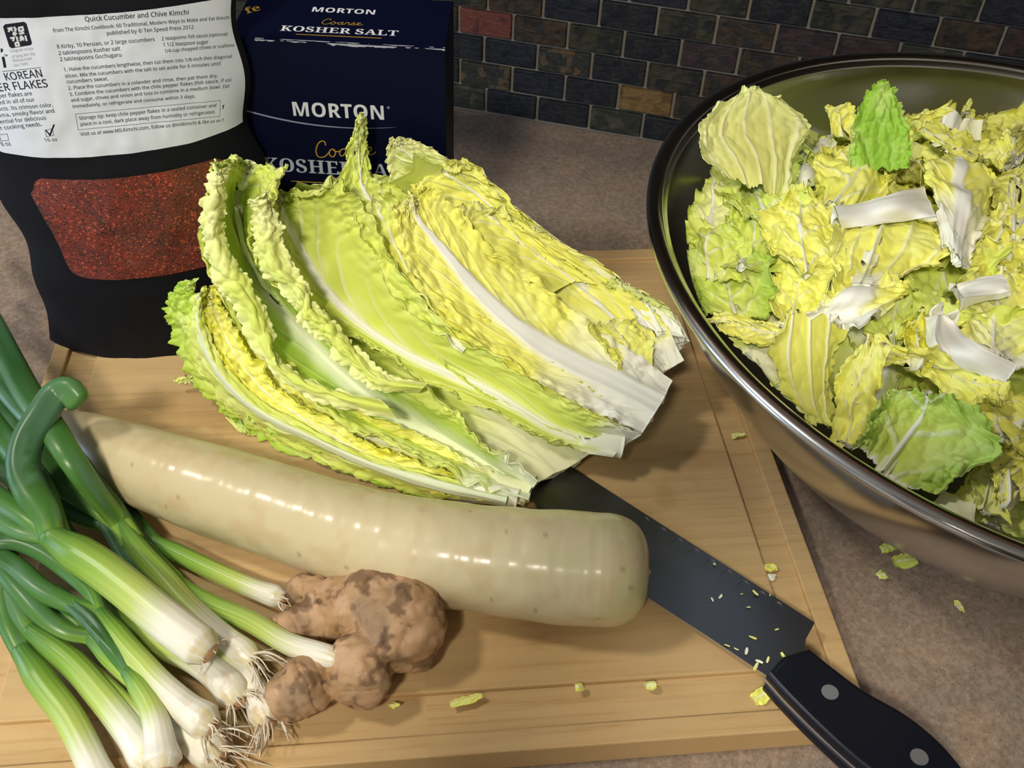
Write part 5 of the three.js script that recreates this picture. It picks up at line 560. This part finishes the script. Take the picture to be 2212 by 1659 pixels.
  scallion('thickest scallion on top of the bunch with one leaf bent over', [[444, 1404, .034], [405, 1376, .036], [340, 1326, .039], [280, 1276, .042], [215, 1226, .045], [150, 1186, .047], [108, 1158, .049]], .0102, .0098, .2, [[[[118, 1165, .049], [100, 1110, .055], [68, 1062, .06], [50, 1008, .066], [60, 952, .072], [92, 896, .078], [122, 852, .082], [148, 844, .084], [168, 866, .080]], .0088, .0066, .85], [[[108, 1158, .047], [60, 1120, .05], [0, 1080, .05], [-60, 1040, .05]], .0068, .005], [[[108, 1162, .045], [50, 1150, .046], [-20, 1110, .046], [-80, 1080, .046]], .0068, .005], [[[125, 1140, .045], [95, 1060, .046], [40, 985, .046], [-10, 920, .046], [-60, 850, .046]], .0075, .005]], { roots: 16, rootLen: .005, bulb: 1.0 });
}
// ================================================================ CRUMBS
{
  const r = rng(31), crumb = (x, y, h, len, wid, type, label, grp) => { const p = at(x, y, h), net = [0, 1, 2].map((a) => [0, 1, 2].map((b) => V((a - 1) * len / 2, 0.0008 + r() * 0.0015 + (b === 1 ? 0.0008 : 0), (b - 1) * wid / 2 * (a === 1 ? 1 : 0.65)))); const m = mesh('cabbage_crumb', leafGeo(net, { nu: 18, nv: 14, seed: 800 + Math.round(x), rib: 0.02, ribTh: 0, ribH: 0, blister: 0.0006, cell: 0.002, ruffle: 0.0008, rufLen: 0.004, jag: 0.0012, tipJag: 0.0014, th: 0.0004, veins: 0, baseWhite: type === 'w' ? 2 : 0, inner: type === 'g' ? CW.lime : type === 'p' ? CW.pale : CW.yellow, edge: type === 'g' ? CW.lime : CW.yellow }), leafMat); m.position.copy(p); m.rotation.y = r() * 0.6; tag(m, label, 'cabbage crumb', grp); };
  const B = 'cabbage crumbs on the cutting board', K = 'cabbage crumbs on the countertop';
  crumb(1006, 1516, BY, .017, .005, 'y', 'long yellow cabbage crumb on the board front edge groove', B); crumb(852, 1525, BY, .005, .004, 'p', 'pale cabbage crumb between the ginger and the long yellow crumb', B); crumb(1248, 1491, BY, .003, .003, 'y', 'tiniest yellow cabbage crumb on the bare board', B); crumb(1405, 1482, BY, .006, .006, 'p', 'pale triangular cabbage crumb on the bare board front', B);
  crumb(1643, 1506, BY - .003, .011, .009, 'y', 'bright yellow frilly crumb beside the knife handle', B); crumb(1663, 1230, BY - .003, .008, .005, 'y', 'yellow crumb in the side groove above the knife heel', B); crumb(1665, 1250, BY - .003, .004, .006, 'w', 'white crumb just below the yellow crumb in the side groove', B); crumb(1593, 945, BY - .003, .009, .004, 'p', 'pale sliver in the side groove close to the bowl', B);
  crumb(1916, 1188, 0, .010, .006, 'g', 'green scrap on the countertop at the edge of the bowl shadow', K); crumb(1950, 1214, 0, .014, .010, 'g', 'larger green scrap on the countertop half under the bowl', K); crumb(1904, 1247, 0, .006, .005, 'g', 'small pale green crumb on the countertop between board and bowl', K); crumb(2071, 1315, 0, .004, .008, 'p', 'upright pale crumb on the open countertop near the bowl front', K);
}
// ================================================================ PHOTOGRAPHER (out of the frame, shades the near right of the counter)
{
  const back = fw.clone().negate(), ph = CAM.clone().addScaledVector(back, 0.014), g = group('phone', 'black smartphone held sideways above the counter', 'phone', null, ph); g.quaternion.copy(camera.quaternion);
  mesh('case', new RoundedBoxGeometry(0.142, 0.071, 0.008, 4, 0.0035), new THREE.MeshPhysicalMaterial({ color: 0x101114, roughness: 0.4 }), g); mesh('screen', boxGeo(0.13, 0.064, 0.0006, 0, 0, 0.0042), new THREE.MeshPhysicalMaterial({ color: 0x050506, roughness: 0.1 }), g);
  const W = (a, b, c) => ph.clone().addScaledVector(camR, a).addScaledVector(camU, b).addScaledVector(back, c);
  const bones = []; const J = (p, r) => [p, r], B = (a, b) => bones.push([a, b]);
  const pel = J(V(0.06, -0.02, 0.5), 0.135), chest = J(V(0.06, 0.38, 0.47), 0.14), neck = J(V(0.05, 0.6, 0.44), 0.055), head = J(V(0.04, 0.74, 0.4), 0.085), chin = J(V(0.04, 0.68, 0.35), 0.06);
  B(pel, chest); B(chest, neck); B(neck, head); B(head, chin); B(J(V(0.04, 0.74, 0.31), 0.012), J(V(0.04, 0.705, 0.3), 0.014));
  for (const s of [-1, 1]) { const sh = J(V(0.06 + s * 0.17, 0.5, 0.46), 0.06), el = J(V(0.05 + s * 0.25, 0.27, 0.28), 0.045), wr = J(W(s * 0.1, -0.035, 0.07), 0.029), hip = J(V(0.06 + s * 0.085, -0.06, 0.5), 0.09), kn = J(V(0.06 + s * 0.1, -0.46, 0.5), 0.06), an = J(V(0.06 + s * 0.11, -0.84, 0.52), 0.042), toe = J(V(0.06 + s * 0.14, -0.87, 0.38), 0.035); B(chest, sh); B(sh, el); B(el, wr); B(hip, kn); B(kn, an); B(an, toe); }
  const hands = []; for (const s of [-1, 1]) { const H = (a, b, c, r) => J(W(s * a, b, c), r), list = []; list.push([H(0.1, -0.035, 0.07, 0.026), H(0.088, -0.014, 0.036, 0.026)], [H(0.092, 0.0, 0.036, 0.02), H(0.088, -0.03, 0.04, 0.02)]); [[0.034, 0.058], [0.016, 0.064], [-0.004, 0.062], [-0.022, 0.052]].forEach(([b, l]) => { list.push([H(0.09, b * 0.7, 0.034, 0.0105), H(0.085, b, 0.0005, 0.0095)], [H(0.085, b, 0.0005, 0.0095), H(0.0705 + 0.002, b + 0.002, -0.0005, 0.0085)]); }); list.push([H(0.088, -0.02, 0.03, 0.013), H(0.07, -0.022, 0.022, 0.011)], [H(0.07, -0.022, 0.022, 0.011), H(0.048, -0.012, 0.0145, 0.009)]); hands.push(list); }
  const sd = (p, [a, ra], [b, rb]) => { const ab = b.clone().sub(a), t = clamp(p.clone().sub(a).dot(ab) / Math.max(1e-9, ab.lengthSq())); return p.distanceTo(a.clone().addScaledVector(ab, t)) - lerp(ra, rb, t); };
  const smin = (a, b, k) => { const h = Math.max(k - Math.abs(a - b), 0) / k; return Math.min(a, b) - h * h * k * 0.25; };
  const march = (list, k, c, half, n, col) => { const mc = new MarchingCubes(n, new THREE.MeshBasicMaterial(), false, false, 120000); mc.isolation = 0; for (let z = 0; z < n; z++) for (let y = 0; y < n; y++) for (let x = 0; x < n; x++) { const p = V(c.x + (x - n / 2) / (n / 2) * half, c.y + (y - n / 2) / (n / 2) * half, c.z + (z - n / 2) / (n / 2) * half); let d = 1; for (const [a, b] of list) d = smin(d, sd(p, a, b), k); mc.field[x + y * n + z * n * n] = -d; } mc.update(); const m = mc.count, P = new Float32Array(m * 3), N = new Float32Array(m * 3), C = new Float32Array(m * 3); for (let i = 0; i < m; i++) { const p = [0, 1, 2].map((q) => mc.positionArray[3 * i + q] * half + [c.x, c.y, c.z][q]); P.set(p, 3 * i); N.set([0, 1, 2].map((q) => -mc.normalArray[3 * i + q]), 3 * i); const cc = col(p); C.set([cc.r, cc.g, cc.b], 3 * i); } const q = new THREE.BufferGeometry(); q.setAttribute('position', new THREE.BufferAttribute(P, 3)); q.setAttribute('normal', new THREE.BufferAttribute(N, 3)); q.setAttribute('color', new THREE.BufferAttribute(C, 3)); q.computeVertexNormals(); return q; };
  const skin = lin(196, 150, 122), shirt = lin(52, 56, 66), jeans = lin(40, 48, 66), hair = lin(52, 38, 30);
  const body = march(bones, 0.05, V(0.06, 0, 0.3), 1.0, 116, (p) => p[1] > 0.76 || (p[1] > 0.6 && p[2] > 0.43) ? hair : p[1] > 0.58 ? skin : p[1] < -0.04 ? jeans : (p[2] < 0.2 && p[1] > 0.3 ? skin : shirt));
  const hg = hands.map((h) => march(h, 0.006, h[0][0][0].clone().lerp(h[1][0][0], 0.7), 0.075, 56, () => skin));
  tag(mesh('person', mergeGeometries([body, ...hg]), new THREE.MeshStandardMaterial({ vertexColors: true, roughness: 0.8, side: THREE.DoubleSide })), 'person in a dark shirt standing at the counter, holding up a phone', 'person');
}
shadows(scene);
renderer.render(scene, camera);
